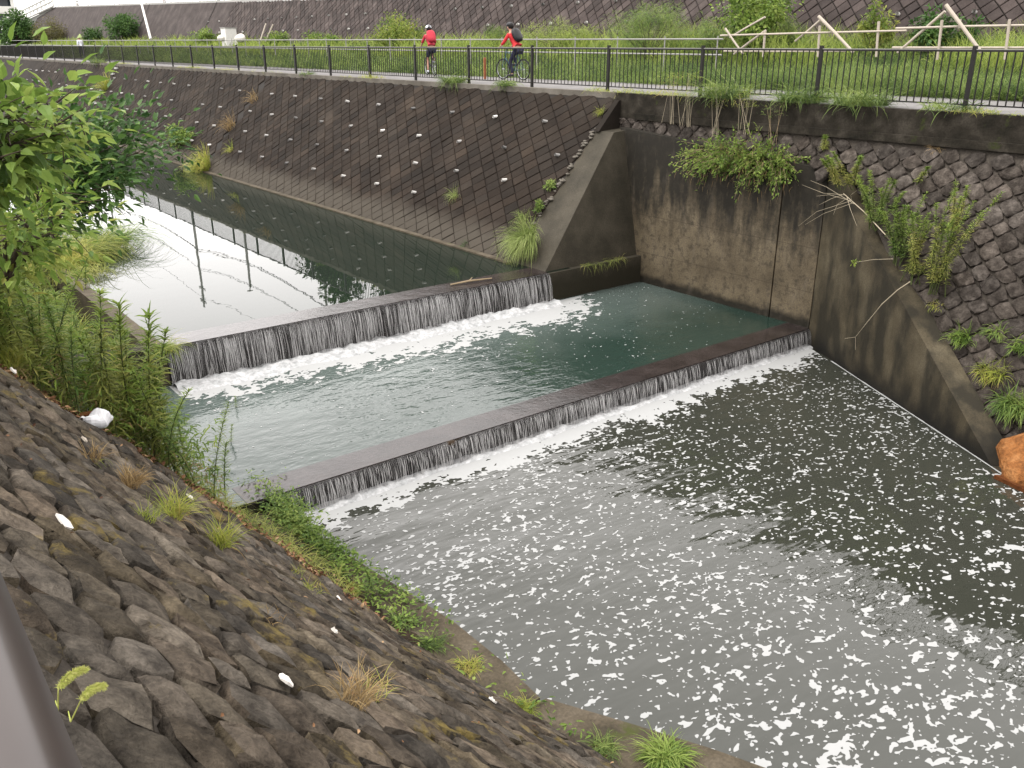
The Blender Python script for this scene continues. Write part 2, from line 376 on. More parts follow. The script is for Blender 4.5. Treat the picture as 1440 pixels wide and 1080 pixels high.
# ------------------------------------------------------------------ pieces laid on a sloping face
def hash2(i, j, s):
    r = math.sin(i * 127.1 + j * 311.7 + s * 74.7) * 43758.5453
    return r - math.floor(r)
def piece_mesh(pts, org, U, V, Nn, gap, depth, top, dome, rough_amt, seed, flat):
    """pts: outline (u, v); returns verts, faces of one stone or block standing proud of the face"""
    pts = np.array(pts)
    if not flat: pts = pts * .66 + (np.roll(pts, 1, 0) + np.roll(pts, -1, 0)) * .17; pts = pts.mean(0) + (pts - pts.mean(0)) * 1.045
    c = pts.mean(0); n = len(pts)
    d = pts - c; L = np.maximum(np.hypot(d[:, 0], d[:, 1]), 1e-6)[:, None]
    base = c + d * (1 - gap / L)
    rings = [(base, -depth)]
    r = np.random.default_rng(seed)
    if flat:
        tilt = r.normal(0, .006, 2)
        rings += [(c + (base - c) * .985, top - .012), (c + (base - c) * .91, top)]
    else:
        rings += [(c + (base - c) * .985, top * .62), (c + (base - c) * .90, top), (c + (base - c) * .52, top + dome)]
    V3 = []
    for k, (q, h) in enumerate(rings):
        hh = np.full(n, h)
        if flat: hh = hh + ((q - c) @ tilt * 3 if k else 0)
        elif k: hh = hh + r.normal(0, rough_amt, n); q = q + r.normal(0, rough_amt * .6, (n, 2))
        V3.append(org + q[:, :1] * U + q[:, 1:] * V + hh[:, None] * Nn)
    F = [(k * n + i, k * n + (i + 1) % n, (k + 1) * n + (i + 1) % n, (k + 1) * n + i) for k in range(len(rings) - 1) for i in range(n)]
    m = len(rings) - 1
    if flat: F.append(tuple(m * n + i for i in range(n)))
    else:
        h = top + dome * 1.1 + r.normal(0, rough_amt)
        V3.append((org + c[0] * U + c[1] * V + h * Nn)[None]); e = (m + 1) * n
        F += [(m * n + i, m * n + (i + 1) % n, e) for i in range(n)]
    return np.concatenate(V3), F
def lay_pieces(parent, name, org, U, V, Nn, cells, mat, most=300, gap=.012, depth=.12, top=.03, dome=.03, rough_amt=.008, flat=False, cull=True, smooth=False, post=None):
    """cells: list of outlines. The ones that show largest are objects; the others one joined part."""
    org, U, V, Nn = map(lambda a: np.array(a, float), (org, U, V, Nn))
    todo = []
    for k, pts in enumerate(cells):
        q = np.array(pts); P = org + q[:, :1] * U + q[:, 1:] * V
        x, y, zc = proj(P)
        if cull and (x.max() < -60 or x.min() > 1500 or y.max() < -60 or y.min() > 1140 or zc.min() < .1): continue
        a = abs(np.sum(x * np.roll(y, -1) - y * np.roll(x, -1))) / 2
        inside = x.max() > 0 and x.min() < 1440 and y.max() > 0 and y.min() < 1080
        todo.append((-(a if inside else a * .001), k, pts))
    todo.sort(key=lambda t: t[0])
    rest_v, rest_f, cnt = [], [], 0
    for i, (a, k, pts) in enumerate(todo):
        v, f = piece_mesh(pts, org, U, V, Nn, gap, depth, top * (.6 + .8 * hash2(k, 1, 3)), dome * (.5 + hash2(k, 2, 5)), rough_amt, k + 11, flat)
        if post is not None: v = post(v)
        if i < most and -a > 28:
            c = v.mean(0)
            o_ = mobj(name, v - c, f, mat, parent, smooth, Vector(c))
            if smooth: o_.data.set_sharp_from_angle(angle=.8)
        else:
            rest_v.append(v); rest_f += [tuple(j + cnt for j in q) for q in f]; cnt += len(v)
    if rest_v: kind(mobj(name + '_field', np.concatenate(rest_v), rest_f, mat, parent, smooth), 'stuff')
def diamond_cells(a, b, u0, u1, v0, v1, jit, seed, keep=None, mid=False, edge=.8):
    """lattice of parallelograms with sides a and b (2-vectors); shared corners are jittered once"""
    a, b = np.array(a), np.array(b); Mi = np.linalg.inv(np.array([a, b]).T)
    cs = [Mi @ np.array(p) for p in ((u0, v0), (u1, v0), (u0, v1), (u1, v1))]
    i0, i1 = int(min(c[0] for c in cs)) - 1, int(max(c[0] for c in cs)) + 2
    j0, j1 = int(min(c[1] for c in cs)) - 1, int(max(c[1] for c in cs)) + 2
    def vert(i, j): return a * i + b * j + (np.array([hash2(i, j, seed), hash2(i, j, seed + 9)]) - .5) * jit
    def half(i, j, di, dj): return (vert(i, j) + vert(i + di, j + dj)) / 2 + (np.array([hash2(2 * i + di, 2 * j + dj, seed + 3), hash2(2 * i + di, 2 * j + dj, seed + 6)]) - .5) * jit * edge
    out = []
    for i in range(i0, i1):
        for j in range(j0, j1):
            q = [vert(i, j), vert(i + 1, j), vert(i + 1, j + 1), vert(i, j + 1)]
            c = sum(q) / 4
            if not (u0 < c[0] < u1 and v0 < c[1] < v1): continue
            if keep and not keep(c): continue
            if mid: q = [q[0], half(i, j, 1, 0), q[1], half(i + 1, j, 0, 1), q[2], half(i, j + 1, 1, 0), q[3], half(i, j, 0, 1)]
            out.append([(max(u0, min(u1, p[0])), max(v0, min(v1, p[1]))) for p in q])
    return out

# ------------------------------------------------------------------ far bank upstream: block revetment with drain pipes
K_UP = .904
sl = math.hypot(1, K_UP)
upV = np.array([K_UP, 0, 1]) / sl; upU = np.array([0, 1, 0]); upN = np.array([-1, 0, K_UP]) / sl
UP0 = np.array([12.5, 0, W_UP])
LEN_UP = (-.07 - W_UP) * sl
rev = thing('block_revetment', 'dark sloping bank of diagonal concrete blocks with white drain pipes below the cycle path', 'revetment', (12.5, 16.1, W_UP))
rp = Vector((12.5, 16.1, W_UP))
back = [UP0 + upV * v + upU * u - upN * .02 - np.array(rp) for u, v in ((16.0, -2.2), (240, -2.2), (240, LEN_UP), (16.0, LEN_UP))]
mobj('backing', [tuple(p) for p in back], [(0, 1, 2, 3)], MT['block_gap'], rev)
s1, s2 = .40, .29
ang = math.radians(40)
da = (-s1 * math.cos(ang), s1 * math.sin(ang)); db = (s2 * math.cos(ang), s2 * math.sin(ang))
joint = lambda c: not (36.55 < c[0] < 36.85)
cells = diamond_cells(da, db, 16.06, 78, -.3, LEN_UP - .02, .006, 2, joint)
def lay_world(parent, name, org, *a, **k):
    # proj() needs world coordinates: lay in world space, then shift by the parent's place
    before = set(o.name for o in parent.children)
    lay_pieces(parent, name, org, *a, **k)
    for o in parent.children:
        if o.name not in before: o.location = Vector(o.location) - Vector(parent.location)
lay_world(rev, 'block', UP0, upU, upV, upN, cells, MT['block'], flat=True, gap=.0065, depth=.03, top=.016)
# far stretch, too far away to tell blocks apart
far_s = [UP0 + upV * v + upU * u + upN * .012 - np.array(rp) for u, v in ((78, -.5), (240, -.5), (240, LEN_UP), (78, LEN_UP))]
mobj('far_facing', [tuple(p) for p in far_s], [(0, 1, 2, 3)], MT['block'], rev)
pipe = MB().tube([(.03, 0, 0), (-.11, 0, .02)], .040, 8, False).tube([(-.11, 0, .02), (.03, 0, 0)], .028, 8, False)
pm = mesh('drain_pipe', pipe.v, pipe.f); pm.materials.append(MT['pvc_worn'])
for z, y0, dy, n in ((-.76, 18.0, 2.125, 30), (-1.45, 16.75, 2.125, 30), (-2.14, 18.1, 2.125, 30), (-2.82, 21.5, 2.125, 28)):
    for i in range(n):
        y = y0 + dy * i
        if y > 36: y += 1.2
        if (i * 7 + int(z * 10)) % 13 == 5 and i > 3: continue
        p = UP0 + upV * ((z - W_UP) * sl) + upU * (y + random.uniform(-.04, .04)) + upN * .02
        o = obj('drain_pipe', pm, None, rev, Vector(p) - rp); o.rotation_euler = (random.uniform(-.1, .1), random.uniform(-.2, .2), random.uniform(-.2, .2))
# light toe strip at the water line
MB().box(12.30, 12.47, 16.0, 120, W_UP - .6, W_UP + .035).build('toe_beam', MT['curb'], rev, False, -rp)
# rungs of a ladder let into the bank
for i in range(7):
    v = LEN_UP - .25 - i * .42
    p = UP0 + upV * v + upU * (58.5 - i * .10) + upN * .06
    MB().box(-.05, .05, -.28, .28, -.05, .05).build('rung', MT['concrete_light'], rev, False, Vector(p) - rp)

# ------------------------------------------------------------------ wing wall beside the upper weir, stilling basin wall, skew wall
wing = MB()
zb = -5.2
def wing_y(z): return 14.84 + (z + 3.70) * .218
xt = lambda z: 12.56 + (z - W_UP) * K_UP + .0
P = []
prof = [(12.42, -3.78), (12.60, -3.60), (13.6, xt(0) * 0 + (-3.60 + (1.0) / K_UP)), (15.12, -.78), (15.85, -.74)]
prof[2] = (13.6, -3.60 + 1.0 / K_UP); prof[3] = (15.10, -3.60 + 2.5 / K_UP); prof[4] = (15.85, prof[3][1] + .05)
fv = [(x, wing_y(z), z) for x, z in prof] + [(x, 16.10, z) for x, z in prof]
lv = [(12.42, 14.84, -3.82), (15.85, 14.84, -3.82), (12.42, 16.10, -3.82), (15.85, 16.10, -3.82)]
n = len(prof)
v = fv + lv
faces = [(i, i + 1, n + i + 1, n + i) for i in range(n - 1)]
faces += [tuple([2 * n, 2 * n + 1] + list(range(n - 1, -1, -1)))]
faces += [tuple([2 * n + 3, 2 * n + 2] + list(range(n, 2 * n)))]
faces += [(2 * n, 0, n, 2 * n + 2)]
w_o = thing('wing_wall', 'sloping concrete wing wall with broad cap at the far end of the upper weir', 'wall', (12.5, 14.8, -4.4))
wl_ = Vector((12.5, 14.8, -4.4))
mobj('body', v, faces, MT['wing'], w_o, False, -wl_)
MB().box(12.50, X_AB + .1, Y_UP - .035, 15.2, zb, -3.70).build('footing', MT['wing'], w_o, False, -wl_)
MB().add([(15.02, 15.9, -.84), (15.66, 15.9, -.15), (15.8, 15.9, -.15), (15.8, 15.9, -.84), (15.02, 16.07, -.84), (15.66, 16.07, -.15), (15.8, 16.07, -.15), (15.8, 16.07, -.84)], [(0, 1, 2, 3), (7, 6, 5, 4), (0, 4, 5, 1), (1, 5, 6, 2)]).build('end_ridge', MT['block'], w_o, False, -wl_)
# crumbling joint between wing cap and blocks
r_ = np.random.default_rng(3)
ch = MB()
for i in range(70):
    t = r_.uniform(0, 1); x = 12.7 + 2.4 * t; z = -3.55 + (x - 12.6) / K_UP
    s = r_.uniform(.02, .07); ch.ell((x, 16.12 + r_.normal(0, .03), z), s * 1.3, s, s * .6, 6, 4)
kind(ch.build('rubble_joint', MT['coping'], w_o, False, -wl_), 'stuff')

basin = thing('basin_wall', 'tall vertical concrete wall of the middle pool, tan below and black with mould above', 'wall', (X_AB, 12.5, W_MID))
bl = Vector((X_AB, 12.5, W_MID))
ztop = lambda y: -.76 - .071 * (15.45 - y)
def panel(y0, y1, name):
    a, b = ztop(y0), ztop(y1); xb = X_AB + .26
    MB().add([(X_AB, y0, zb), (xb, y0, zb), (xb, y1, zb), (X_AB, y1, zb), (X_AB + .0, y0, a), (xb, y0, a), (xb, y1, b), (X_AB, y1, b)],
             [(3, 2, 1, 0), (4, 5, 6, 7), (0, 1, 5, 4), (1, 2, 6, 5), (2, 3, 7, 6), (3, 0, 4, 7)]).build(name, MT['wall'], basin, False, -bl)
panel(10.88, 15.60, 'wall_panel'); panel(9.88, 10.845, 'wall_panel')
MB().box(X_AB + .05, X_AB + .2, 9.8, 10.9, zb, -1.3).build('joint_backing', MT['block_gap'], basin, False, -bl)

Bp = np.array([X_AB, 9.86]); Cp = np.array([12.80, 4.94]); Dv = (Cp - Bp) / np.linalg.norm(Cp - Bp); Nv = np.array([-Dv[1], Dv[0]])
skew = thing('skew_wall', 'slanting concrete wall with a cap that falls to the lower pool', 'wall', (Bp[0], Bp[1], W_LOW))
skl = Vector((Bp[0], Bp[1], W_LOW))
zcap = lambda s: -1.15 - .62 * s
ss = [0.0, 1.2, 2.4, 3.6, 4.8, 6.3]
MTv = []
for s in ss:
    p = Bp + Dv * s; wdt = .30 + .10 * min(1, s / 3); q = p + Nv * wdt; z = zcap(s)
    MTv += [(p[0], p[1], zb - .8), (p[0], p[1], z), (q[0], q[1], z + .03), (q[0], q[1], zb - .8)]
fs = []
for i in range(len(ss) - 1):
    o_ = i * 4
    fs += [(o_, o_ + 4, o_ + 5, o_ + 1), (o_ + 1, o_ + 5, o_ + 6, o_ + 2), (o_ + 2, o_ + 6, o_ + 7, o_ + 3)]
fs += [(0, 1, 2, 3), (20, 23, 22, 21)]
mobj('body', MTv, fs, MT['skew_wall'], skew, False, -skl)
# line of scum where the lower pool meets the skew wall
sc_ = MB()
a_, b_ = Bp + Dv * 1.05 - Nv * .03, Bp + Dv * 9.2 - Nv * .03
N_ = 60; r_ = np.random.default_rng(5); vv = []
for i in range(N_ + 1):
    p = a_ + (b_ - a_) * i / N_; w_ = r_.uniform(.010, .020)
    vv += [(*(p + Nv * w_), W_LOW + .008), (*(p - Nv * w_), W_LOW + .008)]
sc_.add(vv, [(2 * i, 2 * i + 1, 2 * i + 3, 2 * i + 2) for i in range(N_)])
kind(tag(sc_.build('scum_line', MT['foam']), 'thin pale line of scum along the foot of the slanting wall', 'foam'), 'stuff')

# ------------------------------------------------------------------ coping and beam under the railing
cop = tag(MB().box(15.74, 15.955, 16.1, 230, -.12, .022).build('coping', MT['coping']), 'pale concrete coping along the top of the dark block bank', 'coping')
beam = thing('edge_beam', 'dark mouldy concrete beam along the path edge above the rubble stones', 'beam', (15.8, 16, 0))
MB().box(15.72, 15.955, -12, 16.09, -.54, .02).build('beam_face', MT['beam'], beam, False, (-15.8, -16, 0))
MB().box(15.66, 15.74, -12, 15.4, -.56, -.42).build('ledge', MT['beam'], beam, False, (-15.8, -16, 0))

# ------------------------------------------------------------------ far bank downstream: rough stones set diagonally
K_DN = .585
sld = math.hypot(1, K_DN)
dnV = np.array([K_DN, 0, 1]) / sld; dnU = np.array([0, 1, 0]); dnN = np.array([-1, 0, K_DN]) / sld
Z_T = -.55; DN0 = np.array([15.74, 0, Z_T])          # v = 0 at the beam, negative downwards
rub = thing('stone_revetment', 'steep bank of rough grey rubble stones set diamond-wise under the dark beam', 'revetment', (15.7, 9, -.6))
rl = Vector((15.7, 9, -.6))
bkv = []
for vv_ in np.linspace(-5.4, 0, 14):
    q_ = DN0 + dnV * vv_ - dnN * .028
    s_ = (Bp[0] + Nv[0] * .22 - q_[0]) / (-Dv[0]); yl = (Bp + Nv * .22 + Dv * s_)[1] if s_ > 0 else 10.15
    bkv += [tuple(q_ + dnU * -12 - np.array(rl)), tuple(q_ + dnU * min(yl, 10.15) - np.array(rl))]
mobj('backing', bkv, [(2 * i, 2 * i + 1, 2 * i + 3, 2 * i + 2) for i in range(13)], MT['mortar'], rub)
def keep_dn(c):
    p = DN0 + dnU * c[0] + dnV * c[1]
    s = (p[:2] - Bp) @ Dv; o_ = (p[:2] - Bp) @ Nv
    if p[1] > 10.2 or p[2] < -1.25 and p[1] > 9.75: return False
    if s > .1 and s < 6.3 and o_ < (.33 if s > 1.2 else .2): return False
    return True
d_ = .265
cells = diamond_cells((d_ * .80, d_ * .72), (-d_ * .80, d_ * .72), -3, 10.3, -5.0, -.03, .085, 4, keep_dn, True)
lay_world(rub, 'stone', DN0, dnU, dnV, dnN, cells, MT['far_stone'], gap=.006, depth=.08, top=.022, dome=.010, rough_amt=.008, smooth=True)
# strip of stones between the basin wall top and the beam
s0, s1_ = 9.7, 16.05
K2 = .20
st0 = np.array([15.74, 0, -.55]); s2V = np.array([K2, 0, 1]) / math.hypot(1, K2); s2N = np.array([-1, 0, K2]) / math.hypot(1, K2)
strip = thing('stone_strip', 'low band of pale rubble stones between the basin wall and the path edge', 'revetment', (15.7, 13, -.8))
sl_ = Vector((15.7, 13, -.8))
mobj('backing', [tuple(st0 + dnU * u + s2V * v - s2N * .018 - np.array(sl_)) for u, v in ((s0, -1.2), (s1_, -1.2), (s1_, .28), (s0, .28))], [(0, 1, 2, 3)], MT['mortar'], strip)
cells = diamond_cells((d_ * .72, d_ * .72), (-d_ * .72, d_ * .72), 9.95, 16.0, -.75, .0, .06, 6, lambda c: st0[2] + c[1] > ztop(c[0]) - .1, True)
lay_world(strip, 'stone', st0, dnU, s2V, s2N, cells, MT['far_stone'], gap=.005, depth=.06, top=.022, dome=.010, rough_amt=.008, smooth=True)

# rusty outfall block at the foot of the far bank
rust = thing('outfall_block', 'rust orange stained concrete outfall block at the water edge', 'outfall', (13.1, 4.1, W_LOW))
q = [(12.42, 4.50), (13.05, 4.92), (14.0, 4.5), (14.3, 3.3), (14.0, 2.0), (12.6, 2.4), (12.22, 3.8)]
rb = MB(); nq = len(q); cx, cy = 13.2, 3.6
hts = [.20, .34, .60, .62, .5, .30, .18]
vv = [(x, y, -.6) for x, y in q] + [(x, y, h) for (x, y), h in zip(q, hts)] + [(cx + (x - cx) * .62, cy + (y - cy) * .62, h + .13) for (x, y), h in zip(q, hts)] + [(cx, cy, .62)]
ff = [(i, (i + 1) % nq, nq + (i + 1) % nq, nq + i) for i in range(nq)] + [(nq + i, nq + (i + 1) % nq, 2 * nq + (i + 1) % nq, 2 * nq + i) for i in range(nq)] + [(2 * nq + i, 2 * nq + (i + 1) % nq, 3 * nq) for i in range(nq)]
vv = [(x - 13.1, y - 4.1, z) for x, y, z in vv]
cr = bmesh.new(); bv_ = [cr.verts.new(p) for p in vv]
for q_ in ff: cr.faces.new([bv_[k_] for k_ in q_])
bmesh.ops.subdivide_edges(cr, edges=cr.edges[:], cuts=3, use_grid_fill=True, smooth=.55)
for v_ in cr.verts:
    k_ = float(vnoise(v_.co.x * 4 + 9, v_.co.y * 4 + v_.co.z * 5, 88)) - .5 + .5 * (float(vnoise(v_.co.x * 11 + 9, v_.co.y * 11 + v_.co.z * 13, 89)) - .5)
    v_.co += v_.normal * k_ * .12
me_ = bpy.data.meshes.new('crust'); cr.to_mesh(me_); cr.free(); me_.polygons.foreach_set('use_smooth', [True] * len(me_.polygons))
obj('crust', me_, MT['rust'], rust)
MB().prism([(x - 13.1, y - 4.1) for x, y in [(12.16, 3.85), (12.36, 4.62), (12.7, 4.3), (12.6, 2.3), (12.5, 2.2)]], -.5, .06).build('wet_foot', MT['rust_dark'], rust)

# ------------------------------------------------------------------ weirs
Lx0, Lx1 = 3.95, 12.55
uw = thing('upper_weir', 'upper concrete weir with a thin sheet of water falling over it', 'weir', (8, Y_UP, W_MID))
ul = Vector((8, Y_UP, W_MID))
MB().box(Lx0, Lx1 - .04, Y_UP, Y_UP + .62, W_UP - 1.6, W_UP + .006).build('crest', MT['wet_weir'], uw, False, -ul)
MB().box(Lx0, Lx1 - .04, Y_UP - .022, Y_UP - .003, W_UP - 1.5, W_UP - .012).build('face', MT['weir_face'], uw, False, -ul)
lw = thing('lower_weir', 'lower concrete weir crossing the river with a short fall of water', 'weir', (8, Y_LOW, W_LOW))
ll = Vector((8, Y_LOW, W_LOW))
MB().box(3.4, X_AB - .02, Y_LOW, Y_LOW + .52, W_LOW - 1, W_MID + .006).build('crest', MT['wet_weir'], lw, False, -ll)
MB().box(3.4, X_AB - .02, Y_LOW - .022, Y_LOW - .003, W_LOW - 1, W_MID - .012).build('face', MT['weir_face'], lw, False, -ll)

def strands(x0, x1, y, zt, zbm, n, throw, wid, seed, parent, pl):
    r = np.random.default_rng(seed); S = 6
    x = r.uniform(x0, x1, n)
    clump = np.interp(x, np.linspace(x0, x1, int((x1 - x0) * 3)), r.uniform(0.25, 1, int((x1 - x0) * 3)))
    keep = r.random(n) < clump; x = x[keep]; n = len(x)
    t0 = np.where(r.random(n) < .5, r.uniform(0, .1, n), r.uniform(0, .8, n)); t1 = np.minimum(1.05, t0 + r.uniform(.25, 1.1, n))
    w = r.uniform(.3, 1, n) ** 2 * wid; drift = r.normal(0, .02, n)
    T = t0[:, None] + (t1 - t0)[:, None] * np.linspace(0, 1, S)
    X = x[:, None] + drift[:, None] * T + r.normal(0, .003, (n, S))
    Y = y - .03 - throw * np.sqrt(np.clip(T, 0, None)) + r.normal(0, .008, (n, 1)); Z = zt + .010 - (zt - zbm) * T
    ww = w[:, None] * np.sin(np.linspace(.25, 2.9, S))[None] * .5
    A = np.stack([X - ww, Y, Z], -1); B = np.stack([X + ww, Y, Z], -1); Mm = np.stack([X, Y - ww, Z], -1)
    V = np.stack([A, Mm, B], 2).reshape(-1, 3) - np.array(pl)
    base = (np.arange(n) * S * 3)[:, None] + (np.arange(S - 1) * 3)[None]
    f1 = np.stack([base, base + 1, base + 4, base + 3], -1).reshape(-1, 4); f2 = np.stack([base + 1, base + 2, base + 5, base + 4], -1).reshape(-1, 4)
    kind(mobj('falling_water', V, np.concatenate([f1, f2]), MT['strand'], parent, True), 'stuff')
def curtain(x0, x1, y, zt, zbm, throw, parent, pl, name='water_sheet'):
    nx, nz = int((x1 - x0) * 9), 9; V = []
    r = np.random.default_rng(1)
    wob = np.convolve(r.normal(0, 1, nx + 8), np.ones(5) / 5, 'same')[:nx + 1]
    for j in range(nz):
        t = j / (nz - 1)
        for i in range(nx + 1):
            V.append((x0 + (x1 - x0) * i / nx - pl[0], y - .028 - throw * math.sqrt(t) + wob[i] * .02 * t - pl[1], zt + .008 - (zt - zbm) * t - pl[2]))
    F = [(j * (nx + 1) + i, j * (nx + 1) + i + 1, (j + 1) * (nx + 1) + i + 1, (j + 1) * (nx + 1) + i) for j in range(nz - 1) for i in range(nx)]
    lip = [(x0 - pl[0], y + .05 - pl[1], zt + .0085 - pl[2]), (x1 - pl[0], y + .05 - pl[1], zt + .0085 - pl[2])]
    mobj(name, V, F, MT['sheet'], parent, True)
m, nt, b = new_mat('strand'); b.inputs['Base Color'].default_value = (.36, .355, .35, 1); b.inputs['Roughness'].default_value = .25
tr = nd(nt, 'ShaderNodeBsdfTransparent'); mx = nd(nt, 'ShaderNodeMixShader', {0: .72, 1: tr.outputs[0], 2: b.outputs[0]})
nt.links.new(mx.outputs[0], nt.nodes['Material Output'].inputs['Surface']); MT['strand'] = m
m, nt, b = new_mat('sheet'); P_ = geo(nt).outputs['Position']
b.inputs['Base Color'].default_value = (.055, .053, .052, 1); b.inputs['Roughness'].default_value = .18
k_ = noise(nt, scaled(nt, P_, (1, .3, .05)), 16, 4, .6)
fac = ramp(nt, k_, [(.40, (.12, .12, .12)), (.66, (.60, .60, .60))])
nt.links.new(nd(nt, 'ShaderNodeBump', {'Strength': .6, 'Distance': .02, 'Height': k_}).outputs[0], b.inputs['Normal'])
tr = nd(nt, 'ShaderNodeBsdfTransparent'); mx = nd(nt, 'ShaderNodeMixShader', {0: fac, 1: tr.outputs[0], 2: b.outputs[0]})
nt.links.new(mx.outputs[0], nt.nodes['Material Output'].inputs['Surface']); MT['sheet'] = m
curtain(Lx0 + .05, Lx1 - .06, Y_UP, W_UP, W_MID, .17, uw, ul)
strands(Lx0 + .05, Lx1 - .06, Y_UP, W_UP, W_MID, 2600, .18, .011, 3, uw, ul)
curtain(3.7, X_AB - .05, Y_LOW, W_MID, W_LOW, .10, lw, ll)
strands(3.7, X_AB - .05, Y_LOW, W_MID, W_LOW, 2900, .11, .011, 4, lw, ll)

# ------------------------------------------------------------------ foam: flecks and froth
def march(name, x0, x1, y0, y1, cell, field, zfun, mat, label, cat):
    """flat foam islands: the outline where field > 0, cut cell by cell"""
    xs = np.arange(x0, x1, cell); ys = np.arange(y0, y1, cell)
    gx_, gy_ = np.meshgrid(xs, ys); F = field(gx_, gy_)
    px, py, _ = proj(np.stack([gx_, gy_, np.full_like(gx_, W_LOW)], -1))
    F = np.where((px < -40) | (px > 1480) | (py > 1120), -1, F)
    c = [(0, 0), (1, 0), (1, 1), (0, 1)]
    f = [F[:-1, :-1], F[:-1, 1:], F[1:, 1:], F[1:, :-1]]
    case = sum((f[i] > 0).astype(int) << i for i in range(4))
    X0, Y0 = gx_[:-1, :-1], gy_[:-1, :-1]
    V, Fa, off = [], [], 0
    for cs in range(1, 16):
        msk = case == cs
        if not msk.any(): continue
        fv_ = [g[msk] for g in f]; bx, by = X0[msk], Y0[msk]; poly = []
        for i in range(4):
            j = (i + 1) % 4; a, b2 = cs >> i & 1, cs >> j & 1
            if a: poly.append((bx + c[i][0] * cell, by + c[i][1] * cell))
            if a != b2:
                t = fv_[i] / (fv_[i] - fv_[j]); poly.append((bx + (c[i][0] + (c[j][0] - c[i][0]) * t) * cell, by + (c[i][1] + (c[j][1] - c[i][1]) * t) * cell))
        k = len(poly); m_ = len(bx)
        pv = np.stack([np.stack([p[0], p[1]], -1) for p in poly], 1).reshape(-1, 2)
        V.append(pv); Fa += (np.arange(m_ * k).reshape(m_, k) + off).tolist(); off += m_ * k
    V = np.concatenate(V); z = zfun(V[:, 0], V[:, 1])
    o = mobj(name, np.column_stack([V, z]), Fa, mat, None)
    return kind(tag(o, label, cat), 'stuff')
def warp(x, y, a, s, seed): return x + a * (vnoise(x * s, y * s, seed) - .5), y + a * (vnoise(x * s + 31, y * s + 17, seed + 1) - .5)
def near_x(y): return np.interp(y, [1, 3.57, 4.2, 4.95, 6.4, 9.45], [5.9, 4.97, 4.64, 4.20, 4.22, 3.81])
def rnoise(x, y, ang, s, seed):
    c, s_ = math.cos(ang), math.sin(ang); return vnoise((x * c + y * s_) * s, (-x * s_ + y * c) * s, seed)
def low_field(x, y):
    xw, yw = warp(x, y, .10, 2.6, 5); xw, yw = warp(xw, yw, .03, 11, 7); yw = yw * 1.45
    big = rnoise(xw, yw, .5, 7.6, 11) * .44 + rnoise(xw, yw, 1.3, 14, 12) * .34 + rnoise(xw, yw, 2.2, 27, 13) * .22
    sm = rnoise(xw, yw, .3, 17, 21) * .5 + rnoise(xw, yw, 1.1, 33, 22) * .35 + rnoise(xw, yw, 2., 60, 23) * .15
    patch = vnoise(x * .55, y * .8, 31) * .6 + vnoise(x * 1.6, y * 2.0, 32) * .4
    t = np.clip((y - 3.6) / 3.6, 0, 1)
    thr_b = .678 - .03 * (patch - .5); thr_s = .660 - .13 * (patch - .5) + .035 * np.clip((y - 7.5) / 2, 0, 1)
    near = np.clip(1 - (x - near_x(y)) / 2.5, 0, 1); thr_b = thr_b - .02 * near
    # edge of the skew wall gathers scum
    d = (x - Bp[0]) * Nv[0] + (y - Bp[1]) * Nv[1]
    thr_s = thr_s - .05 * np.clip(1 + d / 1.6, 0, 1) * np.clip((8.6 - y) / 1, 0, 1)
    thr_s = thr_s + .03 * np.clip((x - 8.5) / 3, 0, 1)
    f = np.maximum(big - thr_b - .16 * t, sm - thr_s - .04 * (1 - t))
    # froth under the lower weir
    dw = Y_LOW - .10 - y
    fr = vnoise(x * 5, y * 9, 41) * .3 + vnoise(x * 13, y * 16, 42) * .4 + vnoise(x * 29, y * 34, 45) * .3
    reach = .22 + .32 * vnoise(x * 1.7, 0 * y, 43) + .28 * vnoise(x * 4.3, 0 * y, 44)
    f = np.maximum(f, np.where(dw > 0, .62 - dw / reach * .42 - fr * .85 + .20, -1))
    f = np.where((d > -.05) | (x < near_x(y) - .02), -1, f)
    return f
march('foam_flecks', 3.6, 15.6, .6, Y_LOW - .09, .0125, low_field, lambda x, y: W_LOW + .0025 + 0 * x, MT['foam'], 'white foam flecks drifting over the lower pool', 'foam')
def mid_field(x, y):
    dw = Y_UP - .12 - y
    fr = vnoise(x * 4, y * 7, 51) * .36 + vnoise(x * 11, y * 14, 52) * .34 + vnoise(x * 27, y * 33, 53) * .30
    reach = .66 + .6 * vnoise(x * 1.1, 0 * y, 54) + .3 * vnoise(x * 3.3, 0 * y, 55)
    f = .62 - dw / reach * .40 - fr * .85 + .20
    fl = vnoise(x * 17, y * 26, 56) * .6 + vnoise(x * 37, y * 40, 57) * .4 - .80 - .05 * np.clip(dw / 3, 0, 1)
    fl = np.where(x > 12.2, fl - .02, fl)
    f = np.where(x > 12.7, f - (x - 12.7) * .55, f)
    return np.where(x < 3.95, -1, np.maximum(f, fl))
march('froth_flecks', 3.9, 15.3, Y_LOW + .6, Y_UP - .1, .0135, mid_field, lambda x, y: W_MID + .003 + 0 * x, MT['foam'], 'white froth spreading from the foot of the upper fall', 'foam')
